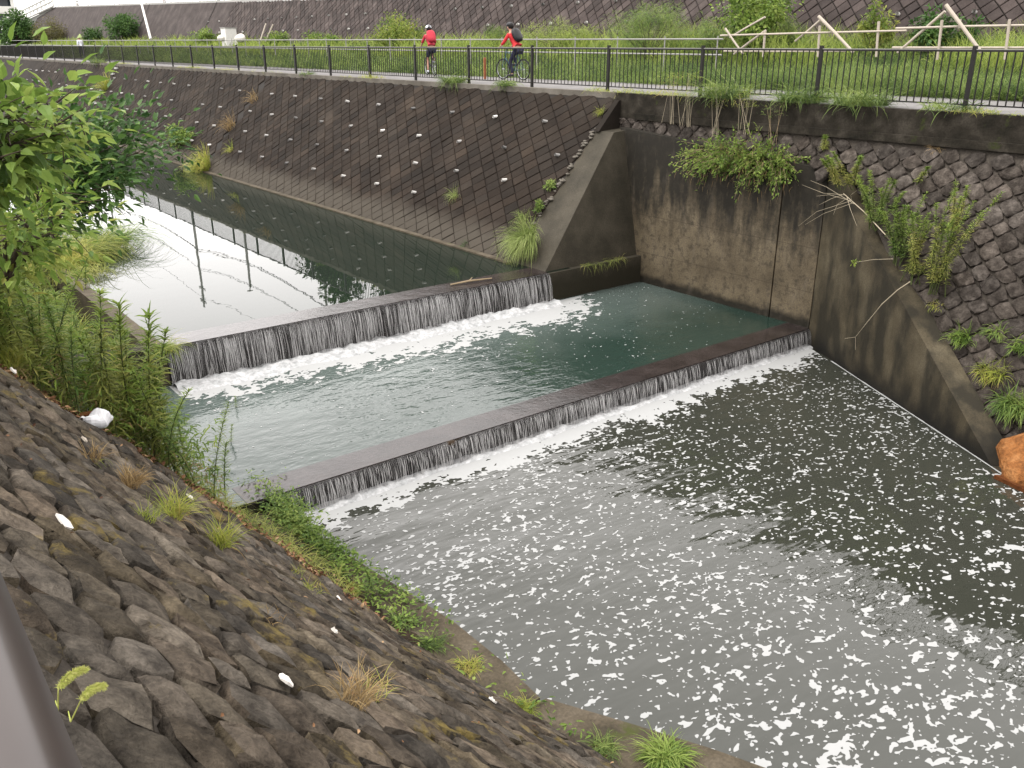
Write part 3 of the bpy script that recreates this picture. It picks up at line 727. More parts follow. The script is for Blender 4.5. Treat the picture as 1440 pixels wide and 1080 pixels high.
def ridge(name, x0, x1, y, z, wdt, hgt, seed, label):
    nx, ny = int((x1 - x0) * 22), 9; V = []; r = seed
    for j in range(ny):
        t = j / (ny - 1)
        for i in range(nx + 1):
            x = x0 + (x1 - x0) * i / nx; w2 = wdt * (.75 + .5 * float(vnoise(x * 1.6, 0, r)))
            yy = y + .12 - t * w2
            hh = hgt * math.sin(math.pi * (t * .9 + .1)) * (.25 + 1.1 * float(vnoise(x * 6.5, yy * 8, r + 1)) * (.5 + float(vnoise(x * 16, yy * 18, r + 2))))
            V.append((x, yy, z + hh - (.02 if j in (0, ny - 1) else 0)))
    F = [(j * (nx + 1) + i, (j + 1) * (nx + 1) + i, (j + 1) * (nx + 1) + i + 1, j * (nx + 1) + i + 1) for j in range(ny - 1) for i in range(nx)]
    return kind(tag(mobj(name, V, F, MT['froth'], None, True), label, 'foam'), 'stuff')
ridge('churning_froth', 4.0, 12.55, Y_UP - .17, W_MID, .56, .085, 61, 'churning white water at the foot of the upper weir')
ridge('churning_froth', 3.9, X_AB - .1, Y_LOW - .10, W_LOW, .26, .05, 71, 'churning white water at the foot of the lower weir')

# ------------------------------------------------------------------ near side: stone bank, curb, soil wedge, training wall, handrail
KN = .90
sln = math.hypot(1, KN)
tN = np.array([0, 1., 0]); nbV = np.array([-KN, 0, 1]) / sln; nbN = np.array([1, 0, KN]) / sln
NB0 = np.array([3.62, 0, -4.5]); NBL = 4.06 * sln; NBn = Vector(nbN)
def flare(P):
    """the foot of the bank swings out towards the river downstream"""
    P = np.array(P, float); P[..., 0] += .22 * np.clip(6.3 - P[..., 1], 0, 6) * np.clip((-.45 - P[..., 2]) / 4.05, 0, 1.1); return P
near = thing('near_stone_bank', 'weathered bank of dark rough stones sloping down from the handrail', 'revetment', (3.6, 4, -4.5))
nl = Vector((3.6, 4, -4.5))
V = []; U_ = np.linspace(-6, 8.15, 30); W_ = np.linspace(-.3, NBL + .02, 12)
for u in U_:
    for w_ in W_: V.append(tuple(flare(NB0 + tN * u + nbV * w_ - nbN * .022) - np.array(nl)))
mobj('backing', V, [(i * 12 + j, (i + 1) * 12 + j, (i + 1) * 12 + j + 1, i * 12 + j + 1) for i in range(29) for j in range(11)], MT['mortar'], near)
def brick_cells(u0, u1, v0, v1, a, h, jit, seed, keep):
    out = []
    def vert(i2, j): return np.array([i2 * a / 2 + j * .07, v0 + j * h]) + (np.array([hash2(i2, j, seed), hash2(i2, j, seed + 4)]) - .5) * np.array([jit, jit * .75])
    def half(i2, j, k2, l): return (vert(i2, j) + vert(k2, l)) / 2 + (np.array([hash2(i2 + k2, j + l, seed + 7), hash2(i2 + k2, j + l, seed + 8)]) - .5) * .05
    for j in range(int((v1 - v0) / h)):
        for i in range(int(u0 / a) - 3, int(u1 / a) + 2):
            k = 2 * i + (j % 2)
            q = [vert(k, j), vert(k + 1, j), vert(k + 2, j), half(k + 2, j, k + 2, j + 1), vert(k + 2, j + 1), vert(k + 1, j + 1), vert(k, j + 1), half(k, j, k, j + 1)]
            c = sum(q) / 8
            if keep(c): out.append([tuple(p) for p in q])
    return out
def keep_near(c):
    p = NB0 + tN * c[0] + nbV * c[1]
    return p[1] < 7.95 - max(0, p[0] - 2.0) * .80 and p[1] > -2
cells = brick_cells(-2, 9, .0, NBL, .28, .212, .112, 3, keep_near)
lay_world(near, 'stone', NB0, tN, nbV, nbN, cells, MT['near_stone'], gap=.011, depth=.08, top=.030, dome=.011, rough_amt=.008, post=flare, smooth=True)
sheet('near_path', -12, -.05, -12, 7.9, -.46, MT['asphalt'])

edge = [(3.80, 9.83), (3.93, 8.5), (4.08, 7.4), (4.22, 6.4), (4.24, 5.6), (4.20, 4.97)]
toe = lambda y: 3.66 + .22 * max(0, 6.3 - y)
curb = thing('bank_curb', 'mossy concrete curb at the water edge below the near stone bank', 'curb', (4.2, 6, W_LOW))
cl = Vector((4.2, 6, W_LOW))
def curbseg(pts, inner, name): MB().prism(pts + inner[::-1], -5.4, -4.52).build(name, MT['curb'], curb, False, -cl)
curbseg(edge, [(toe(y) - .3, y) for x, y in edge], 'curb_slab')
e2 = [(4.24, 4.93), (4.64, 4.2), (4.97, 3.57), (5.4, 2.6), (5.9, 1.0), (6.5, -2)]
curbseg(e2, [(toe(y) - .4, y) for x, y in e2], 'curb_slab')
# wedge of soil and weeds at the upstream end of the stone bank, held by a dark wall over the middle pool
def wedge_z(x, y): return -4.5 + (3.62 - x) / KN - .16 * max(0., y - 8.0) - .02
V = []; nx_, ny_ = 26, 10
for j in range(ny_ + 1):
    for i in range(nx_ + 1):
        x = -1.2 + (3.80 + 1.2) * i / nx_; y0_ = 7.85 - max(0, x - 2.0) * .95; y = y0_ + (9.45 - y0_) * j / ny_
        V.append((x, y, max(wedge_z(x, y), -4.56) + .07 * float(vnoise(x * 4, y * 4, 81)) - .02))
struct('soil_wedge', V, [(j * (nx_ + 1) + i, j * (nx_ + 1) + i + 1, (j + 1) * (nx_ + 1) + i + 1, (j + 1) * (nx_ + 1) + i) for j in range(ny_) for i in range(nx_)], MT['soil'], True)
nw = thing('near_pool_wall', 'dark concrete wall hidden behind the weeds on the near side of the middle pool', 'wall', (2, 9.5, W_MID))
xs_ = np.linspace(-1.2, 3.8, 12); V = []
for x in xs_: V += [(x - 2, -.07, -.9), (x - 2, -.07, max(wedge_z(x, 9.45), -4.56) - .06 - W_MID)]
mobj('wall_face', V, [(2 * i, 2 * i + 1, 2 * i + 3, 2 * i + 2) for i in range(11)], MT['beam'], nw)
MB().box(-1.2, -.9, .0, 5.2, -.9, 3.3).build('side_wall', MT['beam'], nw)
MB().box(-1.2, 1.90, 5.25, 5.7, -.9, .68).build('wing', MT['beam'], nw)
struct('near_ground', [(-30, 7.85, -.47), (-.3, 7.85, -.47), (-1.0, 9.45, -.6), (.85, 9.46, -1.0), (.85, 14.9, -1.5), (.6, 60, -1.8), (-30, 60, -1.2)], [(0, 1, 2, 3, 4, 5, 6)], MT['turf'])
struct('berm', [(.84, 14.9, -1.5), (1.6, 15.2, -3.6), (3.76, 15.2, -4.3), (3.76, 60, -4.3), (1.6, 60, -3.6), (.58, 60, -1.8)], [(0, 1, 4, 5), (1, 2, 3, 4)], MT['soil'])
tw = thing('training_wall', 'low concrete wall holding back the still upper water on the near side', 'wall', (3.9, 20, W_UP))
MB().box(3.74, 4.0, Y_UP - .05, 60, -5, W_UP + .055).build('wall_body', MT['curb'], tw, False, (-3.9, -20, -W_UP))
hr = thing('handrail', 'brown metal handrail close to the camera at the lower left', 'handrail', (0, 0, -.46))
prof = [(.052, -.06), (.050, -.034), (.041, -.010), (.031, .008), (.022, .017), (.010, .022), (-.015, .0235), (-.075, .024), (-.10, .018), (-.115, 0), (-.115, -.035)]
rv = [(x, y, .712 + z + .46) for y in (-6, 12) for x, z in prof]; k = len(prof)
mobj('top_rail', rv, [(i, (i + 1) % k, k + (i + 1) % k, k + i) for i in range(k)] + [tuple(range(k))[::-1], tuple(range(k, 2 * k))], MT['handrail'], hr, True)
for y in (-1.2, -3.2, 11.5): MB().tube([(-.03, y, 0), (-.03, y, 1.14)], .03, 10).build('post', MT['handrail'], hr)

# ------------------------------------------------------------------ block wall behind the grass, road and roadside things above it
KB = .62
slb = math.hypot(1, KB)
BW0 = np.array([27.8, 0, .9]); bwV = np.array([KB, 0, 1]) / slb; bwU = np.array([0, 1, 0]); bwN = np.array([-1, 0, KB]) / slb
def wall_top(y): return 3.15 + .0225 * (y - 20) if y < 140 else 5.85
bw = thing('retaining_wall', 'long purplish brown retaining wall of diagonal blocks behind the grass', 'wall', (27.8, 40, .9))
bwl = Vector((27.8, 40, .9))
ys = [-12, 20, 60, 100, 140, 150]
V = []
for y in ys:
    L = (wall_top(y) - .9) * slb
    for v in (-1.5, L): V.append(tuple(BW0 + bwU * y + bwV * v - bwN * .02 - np.array(bwl)))
mobj('backing', V, [(2 * i, 2 * i + 2, 2 * i + 3, 2 * i + 1) for i in range(len(ys) - 1)], MT['block_gap'], bw)
ang = math.radians(45)
cells = diamond_cells((-.42 * math.cos(ang), .42 * math.sin(ang)), (.36 * math.cos(ang), .36 * math.sin(ang)), 4, 75, .0, 4.6, .02, 12, lambda c: c[1] < (wall_top(c[0]) - .9) * slb - .1)
lay_world(bw, 'block', BW0, bwU, bwV, bwN, cells, MT['back_block'], flat=True, gap=.016, depth=.03, top=.03)
V = []
for y in (75, 100, 140, 150):
    for v in (-.5, (wall_top(y) - .9) * slb): V.append(tuple(BW0 + bwU * y + bwV * v + bwN * .015 - np.array(bwl)))
mobj('far_facing', V, [(2 * i, 2 * i + 2, 2 * i + 3, 2 * i + 1) for i in range(3)], MT['back_block'], bw)
ring = MB().tube([(0, 0, 0), (-.10, 0, .03)], .065, 10, False).tube([(-.10, 0, .03), (0, 0, 0)], .045, 10, False)
rm = mesh('drain_ring', ring.v, ring.f); rm.materials.append(MT['pvc_worn'])
for y in np.arange(11.5, 80, 2.45):
    for k, v in enumerate((1.28, 2.3)):
        if (int(y * 10) + k) % 5 == 3: continue
        obj('drain_ring', rm, None, bw, Vector(BW0 + bwU * (y + k * 1.2) + bwV * v + bwN * .03) - bwl)
# expansion joints: dark slots
for y in (47, 63.5, 79, 98): 
    L = (wall_top(y) - .9) * slb
    p = [BW0 + bwU * (y + d) + bwV * v + bwN * .045 - np.array(bwl) for d, v in ((0, 0), (.14, 0), (.14, L - .05), (0, L - .05))]
    mobj('joint_slot', [tuple(q) for q in p], [(0, 1, 2, 3)], MT['block_gap'], bw)
road = [(30.0 + KB * 0, -12), (31, -12)]
V = []
for y in ys:
    z = wall_top(y); x = 27.8 + (z - .9) * KB
    V += [(x, y, z), (x + 9, y, z + .05)]
struct('road', V, [(2 * i, 2 * i + 1, 2 * i + 3, 2 * i + 2) for i in range(len(ys) - 1)], MT['asphalt'])
# white guard rail on the wall top
gr = thing('guard_rail', 'white guard rail along the road above the retaining wall', 'guard rail', (30.3, 90, 4.6))
grl = Vector((30.3, 90, 4.6))
for k, (h0, h1) in enumerate(((.34, .48), (.62, .74))):
    V = []
    for y in (48, 60, 80, 100, 120, 140):
        x = 27.8 + (wall_top(y) - .9) * KB + .12
        V += [(x, y, wall_top(y) + h0), (x, y, wall_top(y) + h1), (x + .05, y, wall_top(y) + h1), (x + .05, y, wall_top(y) + h0)]
    mobj('rail_beam', V, [(4 * i + j, 4 * i + (j + 1) % 4, 4 * i + 4 + (j + 1) % 4, 4 * i + 4 + j) for i in range(5) for j in range(4)], MT['white_paint'], gr, False, -grl)
for y in np.arange(48, 141, 2.0):
    x = 27.8 + (wall_top(y) - .9) * KB + .14
    MB().box(x, x + .09, y - .045, y + .045, wall_top(y) - .1, wall_top(y) + .78).build('rail_post', MT['white_paint'], gr, False, -grl)
V = []
for y in (48, 60, 80, 100, 120, 140):
    z = wall_top(y); x = 27.8 + (z - .9) * KB
    V += [(x - .06, y, z - .12), (x + .22, y, z - .12), (x + .22, y, z + .10), (x - .06, y, z + .10)]
mobj('wall_coping', V, [(4 * i + j, 4 * i + (j + 1) % 4, 4 * i + 4 + (j + 1) % 4, 4 * i + 4 + j) for i in range(5) for j in range(4)], MT['concrete_light'], gr, False, -grl)

# ramp with white latticed parapet at the far left end of the wall, apartment block beyond
rampo = thing('ramp_parapet', 'white latticed parapet of a ramp climbing at the far left end of the block wall', 'parapet', (28, 146, 1.5))
pa, pb = at_x(33, 30, 28.6), at_x(86, 2, 30.2)
pa, pb = Vector((28.2, 168, 3.2)), Vector((30.6, 141, 6.0))
dirp = (pb - pa); Lp = dirp.length; dirp.normalize()
rl2 = Vector((28, 146, 1.5))
for h in (0.0, .62, 1.25):
    q0, q1 = pa + Vector((0, 0, h)), pb + Vector((0, 0, h))
    MB().tube([q0 - rl2, q1 - rl2], .14, 6).build('parapet_rail', MT['white_paint'], rampo)
for i in range(16):
    q = pa + dirp * (Lp * i / 15) - rl2
    MB().tube([q, q + Vector((0, 0, 1.25))], .13, 6).build('baluster', MT['white_paint'], rampo)
MB().add([tuple(pa - rl2 + Vector((.3, 0, -6))), tuple(pb - rl2 + Vector((.3, 0, -6))), tuple(pb - rl2 + Vector((.3, 0, -.05))), tuple(pa - rl2 + Vector((.3, 0, -.05)))], [(0, 1, 2, 3)]).build('ramp_side', MT['concrete_light'], rampo)
bd = thing('apartment_block', 'white apartment block with balconies at the far upper left corner', 'building', (34, 235, 0))
for k in range(4):
    z = 1.2 + k * 3.1
    MB().box(-16, 9, -.3, 8, z + 1.2, z + 3.1).build('facade_wall', MT['glass'], bd)
    MB().box(-16.2, 9.2, -2.2, -.25, z, z + .25).build('balcony_slab', MT['white_paint'], bd)
    MB().box(-16.2, 9.2, -2.25, -2.05, z + .26, z + 1.5).build('balcony_parapet', MT['white_paint'], bd)
for x in np.arange(-14, 9, 4.4): MB().box(x, x + .7, -2.0, -1.4, -.5, 14).build('column', MT['white_paint'], bd)
MB().box(-16, 9, 8.1, 9, -1, 14.5).build('rear_wall', MT['white_paint'], bd)
MB().box(-16.4, 9.4, -2.5, 9, 14.5, 14.9).build('roof', MT['concrete_light'], bd)

# utility poles, lamps and wires along the road (seen mirrored in the upper water)
def pole(y, ztop, label, arms, lamp=False, x=33.0):
    zb_ = wall_top(min(y, 139)) - .1
    t = thing('utility_pole', label, 'pole', (x, y, zb_), 0)
    MB().tube([(0, 0, 0), (0, 0, ztop - zb_)], [.17, .11], 10).build('shaft', MT['concrete_light'], t)
    for k in range(arms):
        MB().box(-.06, .06, -1.0, 1.0, ztop - zb_ - .9 - k * 1.5, ztop - zb_ - .80 - k * 1.5).build('crossarm', MT['rail_grey'], t)
        for yy in (-.9, -.45, .45, .9): MB().tube([(0, yy, ztop - zb_ - .8 - k * 1.5), (0, yy, ztop - zb_ - .58 - k * 1.5)], .05, 6).build('insulator', MT['pvc'], t)
    if lamp:
        MB().tube([(0, 0, ztop - zb_ - .2), (-.3, -.6, ztop - zb_ + .1), (-.5, -1.1, ztop - zb_ + .1)], .05, 6).build('lamp_arm', MT['rail_grey'], t)
        MB().ell((-.55, -1.2, ztop - zb_ + .08), .35, .18, .09).build('lamp_head', MT['rail_grey'], t)
pole(102, 20.7, 'tallest utility pole with two crossarms, mirrored in the still upper water', 2)
pole(86.6, 15.0, 'shorter street lamp pole mirrored right of the tallest pole in the upper water', 0, True)
pole(138, 17.4, 'thin distant utility pole mirrored at the left of the upper water', 1)
pole(69.0, 13.2, 'utility pole mirrored beside the dark tree in the upper water', 1)
r_ = np.random.default_rng(9)
for i, (z, x, ln) in enumerate(((13.6, 33.0, 'lowest'), (13.95, 33.3, 'second lowest'), (15.9, 33.0, 'middle'), (16.3, 33.4, 'second highest'), (19.6, 33.0, 'highest'))):
    b_ = MB(); yy = [45, 69, 102, 138, 175]
    for a, c in zip(yy[:-1], yy[1:]):
        za, zc_ = [z + (q - 100) * .012 for q in (a, c)]
        pts = [(x, a + (c - a) * t, za + (zc_ - za) * t - 1.0 * 4 * t * (1 - t)) for t in np.linspace(0, 1, 9)]
        b_.tube(pts, .022 + .012 * (i in (0, 1)), 4, False)
    tag(b_.build('power_cable', MT['black']), ln + ' of the overhead cables mirrored in the upper water', 'cable')

# ------------------------------------------------------------------ dark railing along the path
fence = thing('railing_fence', 'long dark metal railing with vertical bars along the cycle path', 'fence', (XF, 10, 0))
Yp = [4.8 + 3 * i for i in range(45)]
Yp = [y - .003 for y in Yp]
pm_ = MB().box(-.032, .032, -.032, .032, -.05, 1.075).box(-.036, .036, -.036, .036, 1.076, 1.09)
pmesh = mesh('post', pm_.v, pm_.f); pmesh.materials.append(MT['fence'])
barm = MB().tube([(0, 0, .135), (0, 0, .99)], .0135, 4, False); bmesh_ = mesh('bar', barm.v, barm.f); bmesh_.materials.append(MT['fence'])
rest = MB(); nb = 0
for i, y in enumerate(Yp):
    obj('post', pmesh, None, fence, Vector((0, y - 10, 0)))
    if i == len(Yp) - 1: break
    MB().box(-.022, .022, y + .036 - 10, y + 2.964 - 10, .99, 1.022).build('top_rail', MT['fence'], fence)
    MB().box(-.025, .025, y + .036 - 10, y + 2.964 - 10, 1.0225, 1.036).build('lit_rail_top', MT['rail_grey'], fence)  # pale strip: light on the rail's upper face, put into the colour
    MB().box(-.016, .016, y + .036 - 10, y + 2.964 - 10, .115, .140).build('bottom_rail', MT['fence'], fence)
    for k in range(21):
        yy = y + 3 * (k + 1) / 22 - 10
        if nb < 294: obj('bar', bmesh_, None, fence, Vector((0, yy, 0))); nb += 1
        else: rest.tube([(0, yy, .135), (0, yy, .99)], .0135, 4, False)
kind(rest.build('bar_row', MT['fence'], fence), 'stuff')

# pale pipe rail behind the path
pr_ = thing('pipe_rail', 'thin pale pipe rail in the tall grass behind the cycle path', 'rail', (22.6, 60, .3))
for h in (1.27, .82):
    pts = [(0, y - 60, h - .3 + .0026 * (y - 22)) for y in (18.6, 22, 40, 70, 130)]
    MB().tube(pts, .028, 6).build('pipe', MT['rail_grey'], pr_)
for y in np.arange(18.8, 110, 2.17): MB().tube([(0, y - 60, -.2), (0, y - 60, 1.06 + .0026 * (y - 22))], .022, 6).build('upright', MT['rail_grey'], pr_)
# bleached pole barrier at the right
XB = 23.0
pb_ = thing('pole_barrier', 'barrier of bleached poles tied in crossed trestles in the grass at the upper right', 'barrier', (XB, 14, .4))
pbl = Vector((XB, 14, .4))
def pl_(name, p, q, r, dx=0):
    a, b = at_x(*p, XB + dx), at_x(*q, XB + dx)
    ext = (b - a).normalized() * .0
    MB().tube([a - pbl, (a + b) / 2 - pbl + Vector((0, 0, random.uniform(-.015, .015))), b - pbl], [r * 1.1, r, r * .92], 7).build(name, MT['pale_pole'], pb_)
pl_('rail', (1013, 50), (1275, 43), .027); pl_('rail', (1260, 40), (1470, 35), .028, .05); pl_('rail', (1255, 67), (1470, 67), .028, .1); pl_('rail', (1018, 72), (1190, 72), .024, .12)
for p, q, r, d in (((1151, 23), (1200, 74), .042, -.08), ((1154, 28), (1118, 58), .03, .09), ((1330, 7), (1380, 74), .045, -.08), ((1329, 16), (1262, 74), .034, .09),
                ((1020, 40), (1045, 76), .03, -.08), ((1076, 24), (1026, 53), .028, .09), ((1077, 43), (1032, 76), .034, .12)): pl_('brace', p, q, r, d)
for p, q in (((1153, 36), (1150, 80)), ((1325, 28), (1318, 84)), ((1420, 27), (1413, 84)), ((1236, 30), (1232, 80)), ((1076, 43), (1073, 80)), ((1350, 27), (1349, 40))): pl_('upright', p, q, .034, .03)
# orange marker, leaning pale poles, white cabinet and sacks in the grass
p = at_z(682, 109, 0.05); mk = thing('marker_post', 'thin orange marker post at the grass edge between the two cyclists', 'marker', p)
MB().tube([(0, 0, -.05), (0, 0, .62)], .045, 8).build('post_body', MT['orange'], mk); MB().ell((0, 0, .62), .047, .047, .03, 8, 4).build('cap', MT['orange'], mk)
p0, p1 = at_x(211, 48, 26.0), at_x(194, -14, 26.6)
lp = thing('leaning_pole', 'white leaning pole propped against the far block wall', 'pole', p0)
MB().tube([(0, 0, -.4), p1 - p0], [.11, .09], 8).build('shaft', MT['white_paint'], lp); MB().ell(p1 - p0, .1, .1, .1, 8, 4).build('end_cap', MT['white_paint'], lp)
for i, (a, b, lab) in enumerate((((366, 52), (374, 33), 'left one of the thin pale sticks leaning in the grass by the far wall'), ((373, 54), (384, 34), 'right one of the thin pale sticks leaning in the grass by the far wall'))):
    q0, q1 = at_x(*a, 25.5), at_x(*b, 26.0)
    tag(MB().tube([(0, 0, -.2), q1 - q0], .05, 6).build('stick', MT['pale_pole'], None, False, q0), lab, 'stick')
p = at_x(322, 50, 25.5); cb = thing('white_cabinet', 'small white cabinet standing in the grass below the far wall', 'cabinet', (p.x, p.y, p.z - .5))
MB().box(-.4, .4, -.45, .45, -.3, .98).build('cabinet_body', MT['white_paint'], cb); MB().box(-.44, .44, -.49, .49, .983, 1.04).build('cabinet_roof', MT['rail_grey'], cb)
for (px, py, s, lab) in ((311, 49, .38, 'small pale sack left of the white cabinet in the grass'), (338, 50, .5, 'larger cream sack right of the white cabinet in the grass')):
    p = at_x(px, py, 25.0); b_ = MB().ell((0, 0, .25 * s), .7 * s, .95 * s, .55 * s, 12, 8)
    b_.v = [(x * (1 + .15 * math.sin(y * 7)), y, z * (1 + .12 * math.sin(x * 9 + y * 5))) for x, y, z in b_.v]
    tag(b_.build('sack', MT['paper'], None, True, p - Vector((0, 0, .3))), lab, 'sack')

# ------------------------------------------------------------------ people and bicycles
def skin_body(name, nodes, edges, mat, parent, root=0, levels=1):
    """one continuous surface grown over a skeleton; nodes: (x, y, z, r)"""
    me = bpy.data.meshes.new(name); me.from_pydata([n[:3] for n in nodes], edges, [])
    o = bpy.data.objects.new(name, me); COL.objects.link(o); me.materials.append(mat)
    sk = o.modifiers.new('skin', 'SKIN'); sk.use_smooth_shade = True
    for i, n in enumerate(nodes):
        me.skin_vertices[0].data[i].radius = (n[3], n[3] if len(n) < 5 else n[4]); me.skin_vertices[0].data[i].use_root = (i == root)
    ss_ = o.modifiers.new('sub', 'SUBSURF'); ss_.levels = levels; ss_.render_levels = levels
    o.parent = parent; return o
def person(loc, rot, label, J, top, legs, headgear, pack, bare_leg=False, bare_arm=False):
    """J: joints in the person's frame, y forward"""
    t = thing('person', label, 'person', loc, rot)
    nodes = [(*J['hip'], .13, .11), (*J['waist'], .12, .10), (*J['chest'], .15, .11), (*J['neck'], .055), (*J['head'], .085), (*J['crown'], .075)]
    edges = [(0, 1), (1, 2), (2, 3), (3, 4), (4, 5)]
    def chain(start, pts):
        prev = start
        for p in pts: nodes.append(p); edges.append((prev, len(nodes) - 1)); prev = len(nodes) - 1
    for s in 'lr':
        sh, el, ha = J['sh' + s], J['el' + s], J['ha' + s]
        hd = Vector(ha) + (Vector(ha) - Vector(el)).normalized() * .09
        chain(2, [(*sh, .062), (*el, .042), (*ha, .030), (*hd, .034, .02)])
        hp, kn, an, ft = J['hp' + s], J['kn' + s], J['an' + s], J['ft' + s]
        chain(0, [(*hp, .085), (*kn, .058), (*an, .038), (*ft, .035, .025)])
    skin_body('body', nodes, edges, MT['skin'], t)
    # clothes follow the body a little outside it
    n2 = [(*J['waist'], .135, .115), (*J['chest'], .165, .125), (*(Vector(J['chest']).lerp(Vector(J['neck']), .6)), .085)]; e2 = [(0, 1), (1, 2)]
    lowp = Vector(J['hip']).lerp(Vector(J['waist']), .35); n2.append((*lowp, .14, .12)); e2.append((0, 3))
    for s in 'lr':
        sh, el, ha = map(Vector, (J['sh' + s], J['el' + s], J['ha' + s])); k = len(n2)
        end = el.lerp(ha, .1 if bare_arm else .85)
        n2 += [(*sh, .078), (*el, .055), (*end, .044)]; e2 += [(1, k), (k, k + 1), (k + 1, k + 2)]
    skin_body('shirt', n2, e2, top, t)
    n3 = [(*J['hip'], .150, .130)]; e3 = []
    for s in 'lr':
        hp, kn, an = map(Vector, (J['hp' + s], J['kn' + s], J['an' + s])); k = len(n3)
        end = hp.lerp(kn, .85) if bare_leg else an
        n3 += [(*hp, .100), (*(hp.lerp(kn, .5)), .088), (*(end if bare_leg else kn), .070)]; e3 += [(0, k), (k, k + 1), (k + 1, k + 2)]
        if not bare_leg: n3.append((*an, .052)); e3.append((k + 2, k + 3))
    skin_body('trousers', n3, e3, legs, t)
    hd = Vector(J['head']).lerp(Vector(J['crown']), .5)
    if headgear: 
        b_ = MB().ell((0, 0, 0), .115, .145, .10, 14, 8); b_.v = [(x, y, max(z, -.02)) for x, y, z in b_.v]
        b_.build('helmet', headgear, t, True, hd + Vector((0, 0, .05)))
    MB().ell((0, -.015, .01), .100, .118, .115, 12, 8).build('hair', MT['hair'], t, True, hd + Vector((0, -.02, .02)))
    f = MB().ell((0, .105, -.035), .016, .022, .026, 6, 4)
    f.build('nose', MT['skin'], t, True, hd)
    for sx in (-1, 1): 
        MB().ell((sx * .10, 0, -.03), .014, .026, .034, 6, 4).build('ear', MT['skin'], t, True, hd)
        MB().ell((sx * .035, .088, .0), .014, .012, .009, 6, 4).build('eye', MT['black'], t, True, hd)
    for s in 'lr':
        an, ft = Vector(J['an' + s]), Vector(J['ft' + s]); c = an.lerp(ft, .5) + Vector((0, 0, -.03)); d = ft - an
        b_ = MB().ell((0, .02, 0), .052, .145, .052, 10, 6); b_.v = [(x, y, max(z, -.04)) for x, y, z in b_.v]
        b_.build('shoe', MT['white_cloth'] if bare_leg else MT['black'], t, True, c)
        ha, el = Vector(J['ha' + s]), Vector(J['el' + s]); d = (ha - el).normalized()
        for q in range(5):      # fingers closing on the grip
            a = Vector(ha) + d * .085 + Vector(((q - 2) * .017, 0, 0)); l = (.05, .062, .066, .06, .045)[q]
            MB().tube([a, a + d * l * .6 + Vector((0, 0, -.012)), a + d * l * .75 + Vector((0, 0, -.045))], .0085, 5).build('finger', MT['skin'], t)
    if pack:
        ch = Vector(J['chest']); up = (Vector(J['neck']) - Vector(J['hip'])).normalized(); bk = Vector((0, -up.z, up.y))
        b_ = MB().ell((0, 0, 0), .17, .10, .25, 12, 8)
        b_.v = [(math.copysign(min(abs(x) * 1.15, .16), x), math.copysign(min(abs(y) * 1.2, .09), y), math.copysign(min(abs(z) * 1.15, .23), z)) for x, y, z in b_.v]
        o = b_.build('backpack', pack, t, True, ch + bk * .21 - up * .06); o.rotation_euler = (-math.atan2(up.y, up.z), 0, 0)
    return t
def bicycle(loc, rot, label, frame):
    t = thing('bicycle', label, 'bicycle', loc, rot); R = .335
    for y in (-.5, .52):
        w = MB().torus((0, y, R), R - .018, .018, 'x', 32, 6).build('tyre', MT['rubber'], t, True)
        MB().torus((0, y, R), R - .045, .009, 'x', 32, 5).build('rim', MT['steel'], w)
        sp = MB()
        for i in range(14):
            a = 2 * math.pi * i / 14; sp.tube([(.012 * (-1) ** i, y, R), (0, y + (R - .05) * math.cos(a), R + (R - .05) * math.sin(a))], .0025, 3, False)
        kind(sp.build('spokes', MT['steel'], w), 'stuff')
        MB().tube([(-.05, y, R), (.05, y, R)], .022, 8).build('hub', MT['steel'], w)
    bb, st, hd, hl = (0, -.05, .29), (0, -.22, .78), (0, .36, .86), (0, .40, .68)
    for nm, a, b, r in (('seat_tube', bb, (0, -.25, .86), .016), ('top_tube', st, hd, .016), ('down_tube', bb, hl, .019), ('head_tube', (0, .35, .92), hl, .02)): MB().tube([a, b], r, 8).build(nm, frame, t)
    for s in (-.05, .05):
        MB().tube([(s * .3, -.05, .29), (s, -.5, R)], .009, 6).build('chain_stay', frame, t); MB().tube([(s * .3, -.22, .78), (s, -.5, R)], .009, 6).build('seat_stay', frame, t)
        MB().tube([(s, .40, .68), (s, .46, .5), (s, .52, R)], .011, 6).build('fork_blade', frame, t)
    MB().tube([(0, .35, .92), (0, .34, 1.0), (0, .40, 1.02)], .013, 8).build('stem', MT['black'], t)
    MB().tube([(-.29, .36, 1.03), (-.12, .40, 1.02), (.12, .40, 1.02), (.29, .36, 1.03)], .012, 8).build('handlebar', MT['black'], t)
    b_ = MB().ell((0, -.29, .90), .075, .14, .03, 12, 6); b_.v = [(x * (.45 if y > -.26 else 1), y, z) for x, y, z in b_.v]; b_.build('saddle', MT['black'], t, True)
    MB().torus((.05, -.05, .29), .085, .006, 'x', 20, 4).build('chainring', MT['steel'], t)
    for s in (-1, 1):
        MB().tube([(s * .07, -.05, .29), (s * .08, -.05 + s * .03, .29 + s * .165)], .010, 6).build('crank', MT['steel'], t)
        MB().box(s * .08, s * .17, -.09 + s * .03, -.01 + s * .03, .28 + s * .165, .30 + s * .165).build('pedal', MT['black'], t)
    return t
def ride(lean=.0, look=0):
    return dict(hip=(0, -.24, .99), waist=(0, -.13, 1.13), chest=(0, .02, 1.33), neck=(0, .10, 1.49), head=(look, .15, 1.60), crown=(look, .17, 1.70),
        shl=(-.17, .05, 1.40), ell=(-.25, .17, 1.18), hal=(-.25, .33, 1.07), shr=(.17, .05, 1.40), elr=(.25, .17, 1.18), har=(.25, .33, 1.07),
        hpl=(-.09, -.22, .93), knl=(-.12, .02, .58), anl=(-.125, -.10, .20), ftl=(-.125, .02, .16), hpr=(.09, -.22, .93), knr=(.12, .16, .80), anr=(.125, -.02, .52), ftr=(.125, .09, .49))
